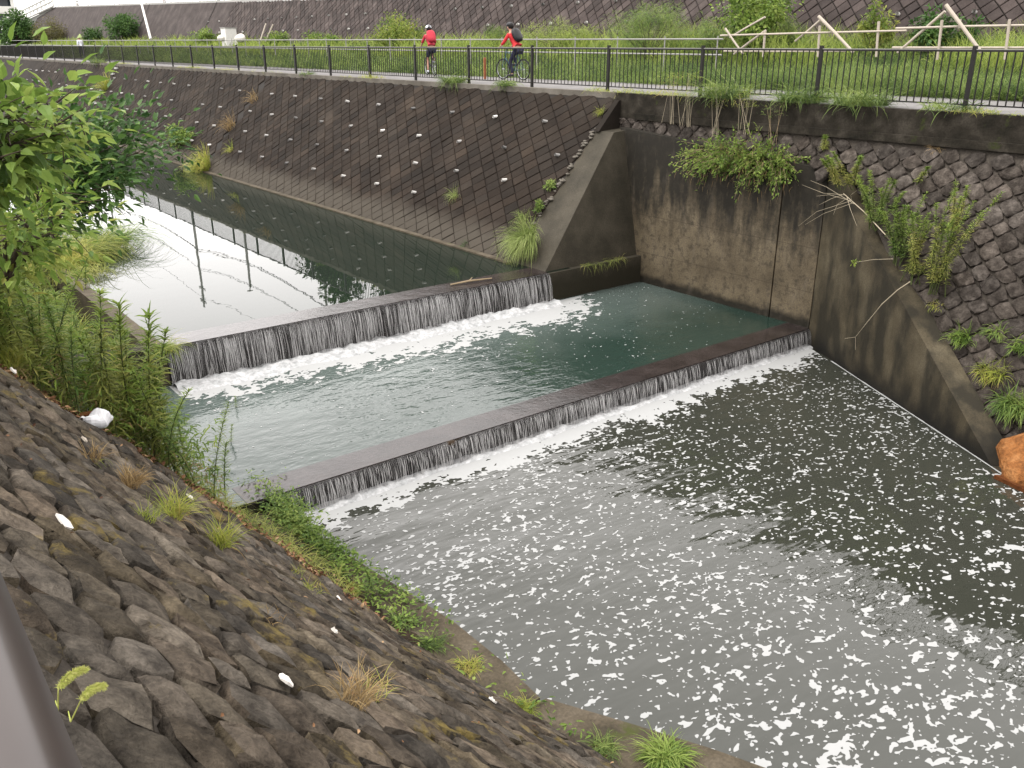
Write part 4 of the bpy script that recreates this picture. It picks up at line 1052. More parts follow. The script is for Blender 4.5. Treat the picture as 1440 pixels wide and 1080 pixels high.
c1 = at_z(722, 110, .0); c1.x = 18.9; c1 = Vector((19.1, 24.45, 0))
bicycle(c1, .06, 'teal and black bicycle under the cyclist with the black backpack', MT['teal'])
person(c1, .06, 'cyclist in red jacket and dark trousers with a black backpack', ride(), MT['red'], MT['navy'], MT['black'], MT['black'])
c2 = Vector((19.5, 30.1, 0))
bicycle(c2, -.30, 'dark bicycle under the cyclist with the white helmet', MT['black'])
person(c2, -.30, 'cyclist in pink top, navy shorts and white helmet riding away', ride(), MT['pink'], MT['navy'], MT['white_cloth'], MT['pink'], True, True)
c3 = at_z(113, 79.5, 0); c3 = Vector((19.8, 84.0, 0))
person(c3, .3, 'distant walker in white shirt and dark trousers on the path at far left', dict(hip=(0, 0, .95), waist=(0, .02, 1.10), chest=(0, .06, 1.32), neck=(0, .10, 1.48), head=(0, .13, 1.58), crown=(0, .14, 1.68),
    shl=(-.18, .06, 1.40), ell=(-.24, .02, 1.12), hal=(-.24, .12, .90), shr=(.18, .06, 1.40), elr=(.24, .10, 1.12), har=(.22, .24, .95),
    hpl=(-.09, 0, .90), knl=(-.10, .12, .50), anl=(-.10, .06, .09), ftl=(-.10, .18, .05), hpr=(.09, 0, .90), knr=(.10, .02, .49), anr=(.10, -.20, .10), ftr=(.10, -.10, .05)), MT['white_cloth'], MT['navy'], None, None)

# ------------------------------------------------------------------ vegetation builders (numpy)
def rot_about(v, k, a):
    c, s = np.cos(a)[:, None], np.sin(a)[:, None]
    return v * c + np.cross(k, v) * s + k * (np.sum(k * v, 1)[:, None]) * (1 - c)
def unit(v): return v / np.maximum(np.linalg.norm(v, axis=1)[:, None], 1e-9)
def strips(base, d0, length, width, droop, S=4, twist=0.3, seed=0):
    """grass blades or narrow leaves: strips that start along d0 and bend down"""
    r = np.random.default_rng(seed); n = len(base); d = unit(np.array(d0, float)); P = np.array(base, float)
    side = unit(np.cross(d, np.array([0, 0, 1.]) + r.normal(0, .25, (n, 3)))); side = unit(side + r.normal(0, twist, (n, 3)))
    L = np.broadcast_to(length, (n,)); Wd = np.broadcast_to(width, (n,)); Dr = np.broadcast_to(droop, (n,))
    V = []
    for k in range(S + 1):
        t = k / S; w = Wd * (1 - t) ** .7 * (.55 + .9 * t if t < .5 else 1) * .5
        if k == S: V.append(P[:, None])
        else: V.append(np.stack([P - side * w[:, None], P + side * w[:, None]], 1))
        d = unit(d + np.array([0, 0, -1.]) * (Dr / S * (1 + t))[:, None]); P = P + d * (L / S)[:, None]
    V = np.concatenate(V, 1); m = 2 * S + 1; b = np.arange(n)[:, None] * m
    F = [np.concatenate([b + 2 * k, b + 2 * k + 1, b + 2 * k + 3, b + 2 * k + 2], 1) for k in range(S - 1)]
    T = np.concatenate([b + 2 * S - 2, b + 2 * S - 1, b + 2 * S], 1)
    return V.reshape(-1, 3), np.concatenate(F).tolist() + T.tolist()
def broad(base, d0, nrm, length, width, fold=.25, seed=0):
    """broad pointed leaves folded along the midrib"""
    n = len(base); d = unit(np.array(d0, float)); nn = unit(np.array(nrm, float) - d * np.sum(d * nrm, 1)[:, None]); s = np.cross(d, nn)
    L = np.broadcast_to(length, (n,))[:, None]; Wd = np.broadcast_to(width, (n,))[:, None] * .5; b = np.array(base, float)
    def pt(t, w, h): return b + d * L * t + s * Wd * w + nn * L * h
    V = np.stack([pt(0, 0, 0), pt(.28, -.92, .04), pt(.30, 0, -fold * .16), pt(.28, .92, .04), pt(.62, -.72, .0), pt(.65, 0, -fold * .22), pt(.62, .72, .0), pt(1, 0, -.20)], 1).reshape(-1, 3)
    o = (np.arange(n) * 8)[:, None]
    T = np.concatenate([np.concatenate([o + i for i in q], 1) for q in ((0, 1, 2), (0, 2, 3), (4, 7, 5), (5, 7, 6))])
    Q = np.concatenate([np.concatenate([o + i for i in q], 1) for q in ((1, 4, 5, 2), (2, 5, 6, 3))])
    return V, T.tolist() + Q.tolist()
def merge(*vf):
    V, F, k = [], [], 0
    for v, f in vf: V.append(np.asarray(v, float)); F += [tuple(i + k for i in q) for q in f]; k += len(v)
    return np.concatenate(V), F
def rand_dir(n, r, up=.5, spread=1.):
    a = r.uniform(0, 2 * np.pi, n); return np.stack([np.cos(a) * spread, np.sin(a) * spread, np.abs(r.normal(up, .35, n))], 1)

def grass_clump(name, loc, n, L, width, mat, label, seed, droop=1.2, spread=.8, rad=.08, nrm=None, group=None, dry=None, cat='grass', parts='blades', S=5):
    r = np.random.default_rng(seed); a = r.uniform(0, 2 * np.pi, n); q = rad * np.sqrt(r.random(n))
    base = np.stack([np.cos(a) * q, np.sin(a) * q, np.zeros(n)], 1)
    d = rand_dir(n, r, 1.0, spread); 
    if nrm is not None: d = d * .8 + np.array(nrm) * .8; base = base - np.array(nrm) * np.sum(base * np.array(nrm), 1)[:, None]
    v, f = strips(base, d, r.uniform(.5, 1.05, n) * L, r.uniform(.6, 1.2, n) * width, r.uniform(.5, 1.2, n) * droop, S, .3, seed)
    t = thing(name, label, cat, loc, 0, group)
    mobj(parts, v, f, mat, t)
    if dry:
        n2 = max(8, n // 3); base2 = base[:n2]; d2 = rand_dir(n2, r, .25, 1.); v2, f2 = strips(base2, d2, r.uniform(.5, .9, n2) * L, width * .8, 2.2, S, .4, seed + 1)
        mobj('dry_blades', v2, f2, dry, t)
    return t
def rod(seed, H, leaf, n_leaf=110, leafL=.11, droop=1.2, top=None, lw=.013, up=.45):
    """tall single-stemmed weed with narrow leaves all the way up; returns parts"""
    r = np.random.default_rng(seed); S = 8
    lean = r.normal(0, .15, 2); pts = [Vector((lean[0] * H * (k / S) ** 2, lean[1] * H * (k / S) ** 2, H * k / S)) for k in range(S + 1)]
    st = MB().tube(pts, [.008 * (1 - .75 * k / S) + .0015 for k in range(S + 1)], 5, False)
    t = np.sort(r.uniform(.10, 1, n_leaf) ** .8); P = np.array([pts[0] * 0] * 0)
    Pz = np.stack([lean[0] * H * t ** 2, lean[1] * H * t ** 2, H * t], 1)
    a = np.arange(n_leaf) * 2.4 + r.normal(0, .2, n_leaf)
    d = np.stack([np.cos(a), np.sin(a), up + .9 * t ** 3 + r.normal(0, .12, n_leaf)], 1)
    L = leafL * (1.12 - .50 * t) * r.uniform(.75, 1.15, n_leaf)
    w = lw * r.uniform(.7, 1.2, n_leaf); dr = droop * r.uniform(.6, 1.3, n_leaf); hi = t > .74
    return (st.v, st.f), strips(Pz[~hi], d[~hi], L[~hi], w[~hi], dr[~hi], 3, .25, seed), strips(Pz[hi], d[hi], L[hi], w[hi], dr[hi], 3, .25, seed + 1)
def rod_proto(seed, H, mat, label, group, **k):
    t = thing('goldenrod_plant', label, 'weed', (0, 0, 0), 0, group)
    (sv, sf), (lv, lf), (tv, tf) = rod(seed, H, mat, **k)
    mobj('stalk', sv, sf, MT['green_stem'], t, True); mobj('leaves', lv, lf, mat, t); mobj('tip', tv, tf, MT['leaf_rod_top2'], t)
    return t
def cloud(name, loc, R, n, leafL, leafW, mat, label, seed, clumps=14, stem=MT['bark'], kind_='broad', cat='shrub', group=None, rootz=None, sink=0., nst=6):
    """shrub or crown: leaves gathered in uneven clumps on twigs; loc is the base"""
    r = np.random.default_rng(seed); R = np.array(R); cz = R[2] * 1.0 + sink
    t = thing(name, label, cat, loc, 0, group)
    c = r.normal(0, 1, (clumps, 3)); c = unit(c) * (r.random((clumps, 1)) ** .45); c = c * R * .78 + np.array([0, 0, cz])
    k = r.integers(0, clumps, n); rad = r.uniform(.20, .42, clumps)[k][:, None] * R.mean()
    off = unit(r.normal(0, 1, (n, 3))) * (r.random((n, 1)) ** .5) * rad; P = c[k] + off
    d = unit(off + r.normal(0, .35, (n, 3)) * rad + np.array([0, 0, -.15]) * rad)
    L = leafL * r.uniform(.6, 1.15, n)
    if kind_ == 'broad': v, f = broad(P, d, np.array([0, 0, 1.]) + r.normal(0, .45, (n, 3)), L, L * leafW / leafL, .3, seed)
    else: v, f = strips(P, d + np.array([0, 0, .3]), L, leafW, .8, 2, .4, seed)
    mobj('crown', v, f, mat, t)
    b = MB()
    for i in range(min(clumps, 22)):
        e = Vector(c[i]); m_ = e * .5 + Vector((r.normal(0, .08), r.normal(0, .08), .05)) * float(R.mean())
        b.tube([(r.normal(0, .03), r.normal(0, .03), -.05), m_, e], [.016 * R.mean() + .004, .010 * R.mean() + .003, .004], 5, False)
    b.build('trunk' if name.endswith('tree') else 'branches', stem, t, True)
    return t

MT['leaf_rod_top2'] = leafy('leaf_rod_top2', [(.075, .125, .024), (.14, .20, .038), (.22, .27, .06)], .4, .5)
MT['leaf_lime'] = leafy('leaf_lime', [(.05, .095, .018), (.11, .175, .03), (.17, .23, .045), (.25, .25, .06)], .4, .5)
MT['leaf_dull'] = leafy('leaf_dull', [(.05, .05, .02), (.09, .085, .03), (.14, .12, .05)], .3, .6)
# ------------------------------------------------------------------ tall grass behind the path (one mass), verge grass
r_ = np.random.default_rng(21)
n = 95000
y = 6.5 + r_.random(n) ** 2.1 * 125; x = 20.05 + r_.random(n) ** 1.5 * 7.6
den = vnoise(x * .5, y * .30, 91) * .6 + vnoise(x * 1.3, y * 1.1, 92) * .4; kp = r_.random(n) < .30 + .95 * den; x, y, den = x[kp], y[kp], den[kp]; n = len(x)
far_ = np.clip(y / 30, .8, 2.6)
L = (.28 + .85 * den) * r_.uniform(.55, 1.2, n) * np.where(x < 20.5, .75, np.where(x < 22.2, 1.05, .85))
d = rand_dir(n, r_, 1.3, .7)
v, f = strips(np.stack([x, y, gz(x, y) - .02], 1), d, L, .024 * far_ * r_.uniform(.7, 1.3, n), r_.uniform(.3, 1.3, n), 3, .3, 5)
vt, ft = v, f
n = 26000
y = 6.5 + r_.random(n) ** 1.8 * 120; x = 23.6 + r_.random(n) * 4.2
den = vnoise(x * .45, y * .28, 191) * .7 + vnoise(x * 1.5, y * .9, 192) * .3; kp = r_.random(n) < np.clip(den * 2.2 - .55, 0, 1); x, y, den = x[kp], y[kp], den[kp]; n = len(x)
v, f = strips(np.stack([x, y, gz(x, y) - .02], 1), rand_dir(n, r_, 1.5, .6), (.35 + 1.05 * den) * r_.uniform(.5, 1.2, n), .035 * np.clip(y / 30, .8, 2.4), r_.uniform(.2, 1.0, n), 3, .4, 7)
kind(tag(mobj('wall_foot_weeds', v, f, MT['leaf_rod_top']), 'rank light green weeds along the foot of the far block wall', 'weeds'), 'stuff')
v, f = vt, ft
kind(tag(mobj('tall_grass', v, f, MT['grass_tall']), 'tall bright green grass growing between the path and the far wall', 'grass'), 'stuff')
n = 9000
x = r_.uniform(15.66, 16.35, n); y = 4.5 + r_.random(n) ** 1.5 * 60
den = vnoise(x * .0 + 3, y * .55, 95) * .6 + vnoise(x * 2, y * 2.3, 96) * .4; kp = den > .52 + .10 * (y > 16); x, y, den = x[kp], y[kp], den[kp]; n = len(x)
v, f = strips(np.stack([x, y, np.full(n, .02)], 1), rand_dir(n, r_, 1.0, .8) + np.array([-.2, 0, 0]), (.13 + .5 * (den - .5)) * r_.uniform(.6, 1.4, n), .011, r_.uniform(.6, 1.6, n), 3, .3, 6)
kind(tag(mobj('verge_grass', v, f, MT['grass_yellow']), 'straggly grass along the foot of the dark railing', 'grass'), 'stuff')

# grass tufts hanging over the path edge at the railing
for px, py, n, L, lab in ((615, 117, 420, .72, 'bright grass tuft spilling over the coping below the pink cyclist'), (727, 120, 240, .52, 'small bright grass tuft at the railing below the cyclist with backpack'), (505, 103, 130, .36, 'small pale tuft on the coping between the block bank and the pink cyclist')):
    p = at_z(px, py, .03); p.x = 15.82
    grass_clump('grass_tuft', p, n, L, .019, MT['grass_tall'], lab, px, 1.6, .9, .28)
for px, py, n, L, lab in ((1062, 135, 420, .62, 'broad leafy clump spilling through the railing left of the pole trestle'), (1180, 140, 380, .55, 'bright green grass clump at the railing under the pole trestle'), (1250, 145, 420, .55, 'long bright grass clump at the railing beside the dark beam'), (1372, 152, 120, .36, 'small bright tuft at the foot of the rightmost railing post')):
    p = at_z(px, py, .03); p.x = 16.0
    grass_clump('grass_tuft', p, int(n * 1.7), L * 1.3, .019, MT['grass_tall'], lab, px, 1.3, .8, .5)

# bushes before the far block wall
for i, (px, py, X, R, nl, mat, lab, kd, lL, lW) in enumerate((
    (912, 64, 25.0, (1.2, 1.5, .85), 5200, 'leaf_rod_green', 'large feathery light green bush before the far wall right of the cyclists', 's', .16, .014),
    (1055, 68, 25.2, (1.4, 1.4, 1.10), 3000, 'leaf_bright', 'big yellow green bush reaching the picture top left of the pole trestle', 'b', .13, .075),
    (1005, 68, 25.0, (.85, .9, .7), 2000, 'leaf_rod_green', 'mid green bush left of the biggest bush at the far wall', 's', .16, .016),
    (1108, 70, 25.6, (.55, .55, .52), 1500, 'grass_tall', 'small spiky bright bush between the two pole trestles', 's', .30, .014),
    (790, 64, 26.0, (1.3, 1.9, .45), 2600, 'leaf_rod_top', 'yellow flowering weeds behind the cyclist with the backpack', 's', .30, .016),
    (700, 60, 26.4, (.6, .8, .55), 1300, 'leaf_rod_green', 'single tall weed bush before the far wall above the black backpack', 's', .18, .016),
    (560, 62, 26.2, (1.3, 2.4, .62), 3000, 'leaf_yellow', 'broad yellow green bush before the far wall left of the pink cyclist', 'b', .15, .06),
    (450, 58, 26.2, (.9, 1.6, .40), 1600, 'leaf_bright', 'low green bush by the far wall above the middle of the railing', 'b', .15, .07),
    (390, 57, 26.2, (.7, .9, .42), 1000, 'leaf_bright', 'small round green bush beside the leaning pale sticks', 'b', .15, .07),
    (290, 58, 26.3, (1.0, 1.6, .55), 1500, 'leaf_bright', 'green bush left of the white cabinet', 'b', .16, .08),
    (175, 60, 27.2, (1.5, 2.2, 1.35), 2400, 'leaf_dark', 'tall loose dark green bush before the far wall left of the leaning white pole', 'b', .24, .11),
    (133, 57, 27.0, (1.1, 1.5, .85), 1400, 'leaf_dark', 'small dark green bush before the far wall above the distant walker', 'b', .22, .11),
    (72, 58, 27.2, (1.8, 3.2, 1.3), 2000, 'leaf_dull', 'brownish withered bush near the far left end of the block wall', 'b', .24, .09),
    (22, 60, 25.5, (2.4, 5.0, 1.9), 3400, 'leaf_dark', 'dark green thicket below the apartment block at far left', 'b', .35, .18),
    (38, 32, 29.0, (1.8, 3.2, 1.5), 1600, 'leaf_dark', 'rounded tree bush between the apartment block and the white ramp', 'b', .34, .17),
    (1325, 72, 26.2, (.8, .9, .5), 1500, 'leaf_dark', 'dark green bush under the right pole trestle', 'b', .13, .07),
    (1228, 72, 26.0, (.45, .40, .70), 700, 'leaf_yellow', 'slim yellow green weed bush between the pole trestles', 'b', .13, .05))):
    p = at_x(px, py, X); p.z = float(gz(X, p.y)) - .05
    cloud('bush', p, tuple(q * 1.25 for q in R), int(nl * 1.7), lL * 1.05, lW * 1.15, MT[mat], lab, 100 + i, 22, MT['bark'], 'broad' if kd == 'b' else 's')
# tall tree on the road that shows in the water only
tp = Vector((33.5, 66.5, wall_top(66.5) - .1))
cloud('roadside_tree', tp, (3.2, 4.6, 3.6), 5200, .42, .24, MT['leaf_dark'], 'dark roadside tree mirrored at the right of the upper water', 77, 26, MT['bark'], 'broad', 'tree', sink=1.2)
tp = Vector((33.8, 55.0, wall_top(55) - .1))
cloud('roadside_tree', tp, (3.4, 5.8, 3.8), 6000, .42, .24, MT['leaf_dark'], 'wide roadside tree mirrored nearer the weir in the upper water', 78, 30, MT['bark'], 'broad', 'tree', sink=1.0)

# ------------------------------------------------------------------ far bank plants
def up_pt(px, py): return at_plane(px, py, UP0, Vector(upN))
def dn_pt(px, py): return at_plane(px, py, DN0, Vector(dnN))
g1 = up_pt(742, 345); grass_clump('silver_grass', g1, 1100, .95, .017, MT['grass_silver'], 'large drooping clump of striped silver grass beside the wing wall', 41, 2.1, .75, .22, tuple(upN))
g2 = up_pt(735, 308); grass_clump('silver_grass', g2, 90, .40, .010, MT['grass_silver'], 'thin ragged grass tuft with dry red base above the big silver grass', 42, 1.6, .8, .14, tuple(upN), None, MT['grass_dry'])
g2 = up_pt(757, 302); cloud('small_bush', g2, (.20, .20, .20), 260, .09, .03, MT['leaf_rod_green'], 'small green bush at the wing wall above the silver grass', 43, 8, MT['bark'], 'broad', 'weed')
g2 = up_pt(640, 278); grass_clump('grass_tuft', g2, 110, .48, .010, MT['grass_silver'], 'tuft with orange dry leaves in the middle of the block bank', 44, 1.8, .8, .12, tuple(upN), None, MT['grass_dry'])
g2 = up_pt(774, 268); cloud('small_bush', g2, (.16, .22, .18), 240, .08, .03, MT['leaf_rod_green'], 'little green weed in the rubble joint half way up the wing wall', 45, 8, MT['bark'], 'broad', 'weed')
g2 = up_pt(845, 160); grass_clump('grass_tuft', g2, 70, .26, .012, MT['grass_yellow'], 'yellow tuft in the joint at the top of the wing wall', 46, 1.6, .9, .10, tuple(upN))
g2 = up_pt(288, 238); grass_clump('silver_grass', g2, 420, 1.25, .028, MT['grass_yellow'], 'large yellow grass clump at the foot of the far block bank upstream', 47, 1.8, .7, .5, tuple(upN))
g2 = up_pt(252, 208); cloud('small_bush', g2, (.7, 1.6, .45), 900, .20, .07, MT['leaf_bright'], 'low leafy weeds at the far water edge left of the yellow grass clump', 48, 14, MT['bark'], 'broad', 'weed')
g2 = up_pt(325, 212); grass_clump('grass_tuft', g2, 60, .5, .02, MT['grass_yellow'], 'small yellow tuft just right of the large yellow grass clump', 49, 1.6, .8, .2, tuple(upN))
g2 = up_pt(325, 180); grass_clump('dry_weed', g2, 130, .9, .016, MT['grass_dry'], 'dry brown weeds in the joint of the block bank', 50, 1.2, .8, .35, tuple(upN))
g2 = up_pt(358, 142); grass_clump('dry_weed', g2, 70, .7, .016, MT['grass_dry'], 'thin dry weeds higher up the joint of the block bank', 51, 1.2, .8, .3, tuple(upN))
g2 = up_pt(150, 124); grass_clump('grass_tuft', g2, 150, 1.1, .04, MT['grass_yellow'], 'yellow weeds below the concrete rungs at far left', 52, 1.2, .8, .5, tuple(upN))
g2 = at_z(195, 88, 0.0); g2.x = 15.8; grass_clump('grass_tuft', g2, 200, .9, .03, MT['grass_tall'], 'green clump on the coping above the concrete rungs', 53, 1.2, .8, .5)
g2 = up_pt(655, 346); grass_clump('grass_tuft', g2, 40, .26, .010, MT['leaf_dark'], 'dark scrap of weed at the water line of the block bank', 54, 1.8, .9, .12, tuple(upN))
# weeds along the ledge of the wing wall footing
for i, px in enumerate((826, 842, 858, 872)):
    p = Vector((0, 0, 0)); r = ray(px, 374); t_ = (Y_UP - .04) / r[1]; p = Vector((r[0] * t_, Y_UP - .02, -3.70))
    grass_clump('ledge_weed', p, 46, .36, .010, MT['leaf_rod'], ('leftmost', 'second', 'third', 'rightmost')[i] + ' of the small weeds hanging from the wing wall ledge', 60 + i, 2.6, .9, .12)

# plants on the basin wall top and rubble slope
def on_strip(px, y_img): return at_x(px, y_img, 15.62)
p = on_strip(1050, 222)
sp_t = thing('spreading_shrub', 'feathery green shrub spreading over the top of the basin wall', 'shrub', p)
r_ = np.random.default_rng(31); b = MB(); PB, PD = [], []
for i in range(260):
    a = r_.uniform(-1, 1); e = Vector((-.60 * r_.uniform(.1, 1.2), a * 1.45 + r_.normal(0, .18), r_.normal(.0, .24) - (.22 if r_.random() < .3 else 0)))
    s0 = Vector((0, a * .95, -.06)); m_ = s0.lerp(e, .5) + Vector((-.03, 0, .10)); b.tube([s0, m_, e], [.007, .005, .002], 4, False)
    for t in np.linspace(.25, 1, 24): 
        q = s0 * (1 - t) ** 2 + m_ * 2 * t * (1 - t) + e * t * t; PB.append(q); PD.append((e - s0).normalized() + Vector(r_.normal(0, .55, 3)))
v, f = broad(np.array(PB) + r_.normal(0, .03, (len(PB), 3)), np.array(PD) + r_.normal(0, .5, (len(PB), 3)), np.array([0, 0, 1.]) + r_.normal(0, .5, (len(PB), 3)), r_.uniform(.05, .11, len(PB)), r_.uniform(.02, .038, len(PB)))
mobj('crown', v, f, MT['leaf_bright'], sp_t); b.build('branches', MT['dry_stem'], sp_t)
v, f = strips(np.array(PB)[::9] + r_.normal(0, .06, (len(PB[::9]), 3)) + np.array([.05, 0, -.14]), np.array(PD)[::9] + np.array([0, 0, -.9]), .16, .010, 1.2, 3, .4, 9)
kind(mobj('dead_twigs', v, f, MT['grass_dry'], sp_t), 'stuff')
# upright dry stalks with seed heads
for i, (px, py, h, lab) in enumerate(((945, 168, .95, 'leftmost of the dry pale stalks standing before the railing'), (966, 172, 1.05, 'second of the dry pale stalks standing before the railing'), (1005, 186, .95, 'third of the dry pale stalks before the railing, above the spreading shrub'), (1048, 182, .80, 'fourth of the dry pale stalks before the railing, above the spreading shrub'), (1084, 196, .85, 'red brown bushy stalk right of the pale stalks at the railing'))):
    p = at_x(px, py, 15.60); r = np.random.default_rng(200 + i)
    t = thing('dry_stalk', lab, 'weed', p); b = MB()
    for k in range(7 if i < 4 else 5): b.tube([(r.normal(0, .03), r.normal(0, .10), -.1), (r.normal(-.03, .05), r.normal(0, .13), h * r.uniform(.7, 1.0))], [.006, .003], 4, False)
    b.build('stalks', MT['pale_stem'] if i < 4 else MT['dry_stem'], t)
    n = 170; P = np.stack([r.normal(-.03, .09, n), r.normal(0, .16, n), h * r.uniform(.55, 1.05, n)], 1)
    v, f = strips(P, rand_dir(n, r, .5, 1.), r.uniform(.05, .13, n), .010, 1., 3, .4, 70 + i); mobj('leaves', v, f, MT['grass_yellow'] if i != 4 else MT['leaf_rod_green'], t)
# goldenrod standing on the rubble bank
for i, (px, py, H, n, mat, lab) in enumerate((
    (1316, 415, 1.75, 5, 'leaf_rod_top', 'tallest bright tipped goldenrod stand on the rubble bank at right'),
    (1262, 372, 1.15, 6, 'leaf_rod_green', 'dense green goldenrod stand leaning over the skew wall cap'),
    (1238, 325, .95, 5, 'leaf_rod_green', 'bushy goldenrod left of the dense stand on the rubble bank'),
    (1190, 268, .70, 4, 'leaf_rod_top', 'short bright goldenrod at the corner of basin and skew wall'),
    (1285, 400, 1.35, 4, 'leaf_rod', 'dull green goldenrod between the dense stand and the tallest one'),
    (1338, 335, .9, 2, 'leaf_rod_top', 'thin bright goldenrod on the stones right of the tallest stand'),
    (1290, 262, .45, 1, 'leaf_rod_top', 'single small bright weed high on the rubble stones'),
    (1160, 215, .32, 1, 'leaf_rod_top', 'tiny bright weed on the stones above the basin wall corner'))):
    p = dn_pt(px, py) + Vector(dnN) * .05; t = thing('goldenrod_stand', lab, 'weed', p); r = np.random.default_rng(300 + i); SV, LV, TV = [], [], []
    for k in range(int(n * 1.6) if n > 1 else 1):
        (sv, sf), (lv, lf), (tv, tf) = rod(300 + i * 10 + k, H * r.uniform(.7, 1.05), None, int(r.uniform(170, 260)), .12, .8, None, .022, .5)
        o = np.array([r.normal(-.05, .05), r.normal(0, .13), 0]) if n > 1 else np.zeros(3)
        tl = r.normal(0, .22, 2) - np.array([.10, 0])
        def pose(q): q = np.asarray(q, float).copy(); q[:, 0] += tl[0] * q[:, 2]; q[:, 1] += tl[1] * q[:, 2]; return q + o
        SV.append((pose(sv), sf)); LV.append((pose(lv), lf)); TV.append((pose(tv), tf))
    mobj('stalks', *merge(*SV), MT['green_stem'], t); mobj('leaves', *merge(*LV), MT['leaf_rod' if mat == 'leaf_rod_top' else mat], t); [mobj('tip', q[0], q[1], MT['leaf_rod_top2'], t) for q in TV]
# bare branch and a thin stem hanging over the skew wall
NV3 = Vector((Nv[0], Nv[1], 0))
def sk_pt(px, py, off): q = Bp - Nv * off; return at_plane(px, py, (q[0], q[1], 0), NV3)
p = sk_pt(1245, 330, -.05); bb = thing('bare_branch', 'bare pale forked branch sticking out over the skew wall', 'branch', p); base = p
tip = sk_pt(1186, 272, .10)
def loc(q): return q - base
MB().tube([loc(dn_pt(1262, 352)), (0, 0, 0), loc(tip) * .5 + Vector((0, 0, .03)), loc(tip)], [.010, .010, .009, .007], 6).build('limb', MT['pale_stem'], bb)
for q in ((1140, 254), (1128, 260), (1120, 320), (1132, 316), (1152, 288), (1205, 268), (1172, 302), (1148, 276), (1205, 318)):
    e = sk_pt(*q, random.uniform(.15, .45)); m_ = tip.lerp(e, .5) + Vector((random.uniform(-.04, .04), random.uniform(-.04, .04), random.uniform(-.08, .05)))
    MB().tube([loc(tip.lerp(base, random.uniform(0, .3))), loc(m_), loc(e)], [.005, .0035, .0018], 5).build('twig', MT['pale_stem'], bb)
p = sk_pt(1280, 396, -.06); ts = thing('drooping_stem', 'single pale leafless stem drooping in front of the skew wall', 'stem', p)
pts = [sk_pt(1280, 396, -.06), sk_pt(1262, 408, .05), sk_pt(1240, 428, .14), sk_pt(1218, 455, .16), sk_pt(1203, 474, .14)]
MB().tube([q - p for q in pts], [.010, .009, .008, .006, .004], 6).build('stem', MT['pale_stem'], ts)
MB().tube([pts[-1] - p, sk_pt(1203, 492, .12) - p], .003, 5).build('twig', MT['pale_stem'], ts); MB().tube([pts[-1] - p, sk_pt(1188, 476, .15) - p], .003, 5).build('twig', MT['pale_stem'], ts)
p = sk_pt(1256, 364, -.06); e1 = sk_pt(1202, 369, .18)
ts = thing('drooping_stem', 'thin horizontal twig ending in a small yellow leaf rosette before the skew wall', 'stem', p)
MB().tube([(0, 0, 0), (e1 - p) * .5 + Vector((0, 0, .02)), e1 - p], [.005, .004, .003], 5).build('stem', MT['pale_stem'], ts)
r_ = np.random.default_rng(3); n = 26; v, f = broad(np.tile(np.array(e1 - p), (n, 1)) + r_.normal(0, .02, (n, 3)), r_.normal(0, 1, (n, 3)), r_.normal(0, 1, (n, 3)), .065, .028); mobj('leaves', v, f, MT['leaf_rod_top'], ts)
for (px, py, n, L, mat, lab, sd) in ((1352, 478, 150, .30, 'leaf_bright', 'leafy weed on the skew wall cap half way down', 1), (1395, 528, 230, .36, 'grass_yellow', 'yellow green fern-like tuft above the rusty outfall', 2), (1425, 575, 420, .42, 'leaf_rod_green', 'dense green leafy clump hanging over the rusty outfall', 3), (1440, 490, 120, .3, 'leaf_bright', 'leafy trailing weed at the right picture edge on the stones', 4), (1400, 470, 90, .30, 'leaf_rod_green', 'trailing green stem across the stones at the right', 5), (1315, 432, 60, .2, 'grass_yellow', 'small yellow tuft at the foot of the tallest goldenrod', 6), (1318, 212, 30, .22, 'grass_dry', 'little dry tuft just below the dark beam', 7)):
    p = dn_pt(px, py); grass_clump('weed_clump', p, n, L, .022 if 'leaf' in mat else .011, MT[mat], lab, 400 + sd, 1.5, .9, .20 if n > 100 else .12, tuple(dnN), None, MT['grass_dry'] if sd == 2 else None, 'weed')

# ------------------------------------------------------------------ near bank plants
def nb_pt(px, py):
    dx = 0.
    for _ in range(12):
        p = at_plane(px, py, (NB0[0] + dx, 0, NB0[2]), NBn)
        dx = .22 * min(6, max(0, 6.3 - p.y)) * min(1.1, max(0, (-.45 - p.z) / 4.05))
    return p
WN = Vector((1 / KN, .16, 1)).normalized()
def wd_pt(px, py):
    p = at_plane(px, py, (2.0, 8.2, wedge_z(2.0, 8.2) + .01), WN); return p
def rod_pt(px, py):
    p = wd_pt(px, py); y = max(p.y, 8.25 - max(0, p.x - 2.0) * .8 + random.uniform(0, .35)); return Vector((p.x, y, max(wedge_z(p.x, y), -4.55)))
G1 = 'goldenrod on the berm'
GA, GB = 'goldenrod thicket beside the weir', 'green goldenrods at the middle pool edge'
LA, LB = 'yellowish goldenrod in the thicket between the stone bank and the upper weir', 'slender green goldenrod standing apart in front of the middle pool'
pr1 = rod_proto(1, 1.35, MT['leaf_rod'], LA, GA, n_leaf=190, leafL=.19, lw=.026, droop=.55, up=.30)
pr2 = rod_proto(2, 1.25, MT['leaf_rod'], LA, GA, n_leaf=170, leafL=.18, lw=.026, droop=.7, up=.25)
pr3 = rod_proto(3, 1.25, MT['leaf_rod_green'], LB, GB, n_leaf=190, leafL=.15, lw=.016, droop=.6)
pr4 = rod_proto(4, .95, MT['leaf_rod_green'], LB, GB, n_leaf=160, leafL=.13, lw=.015, droop=.6)
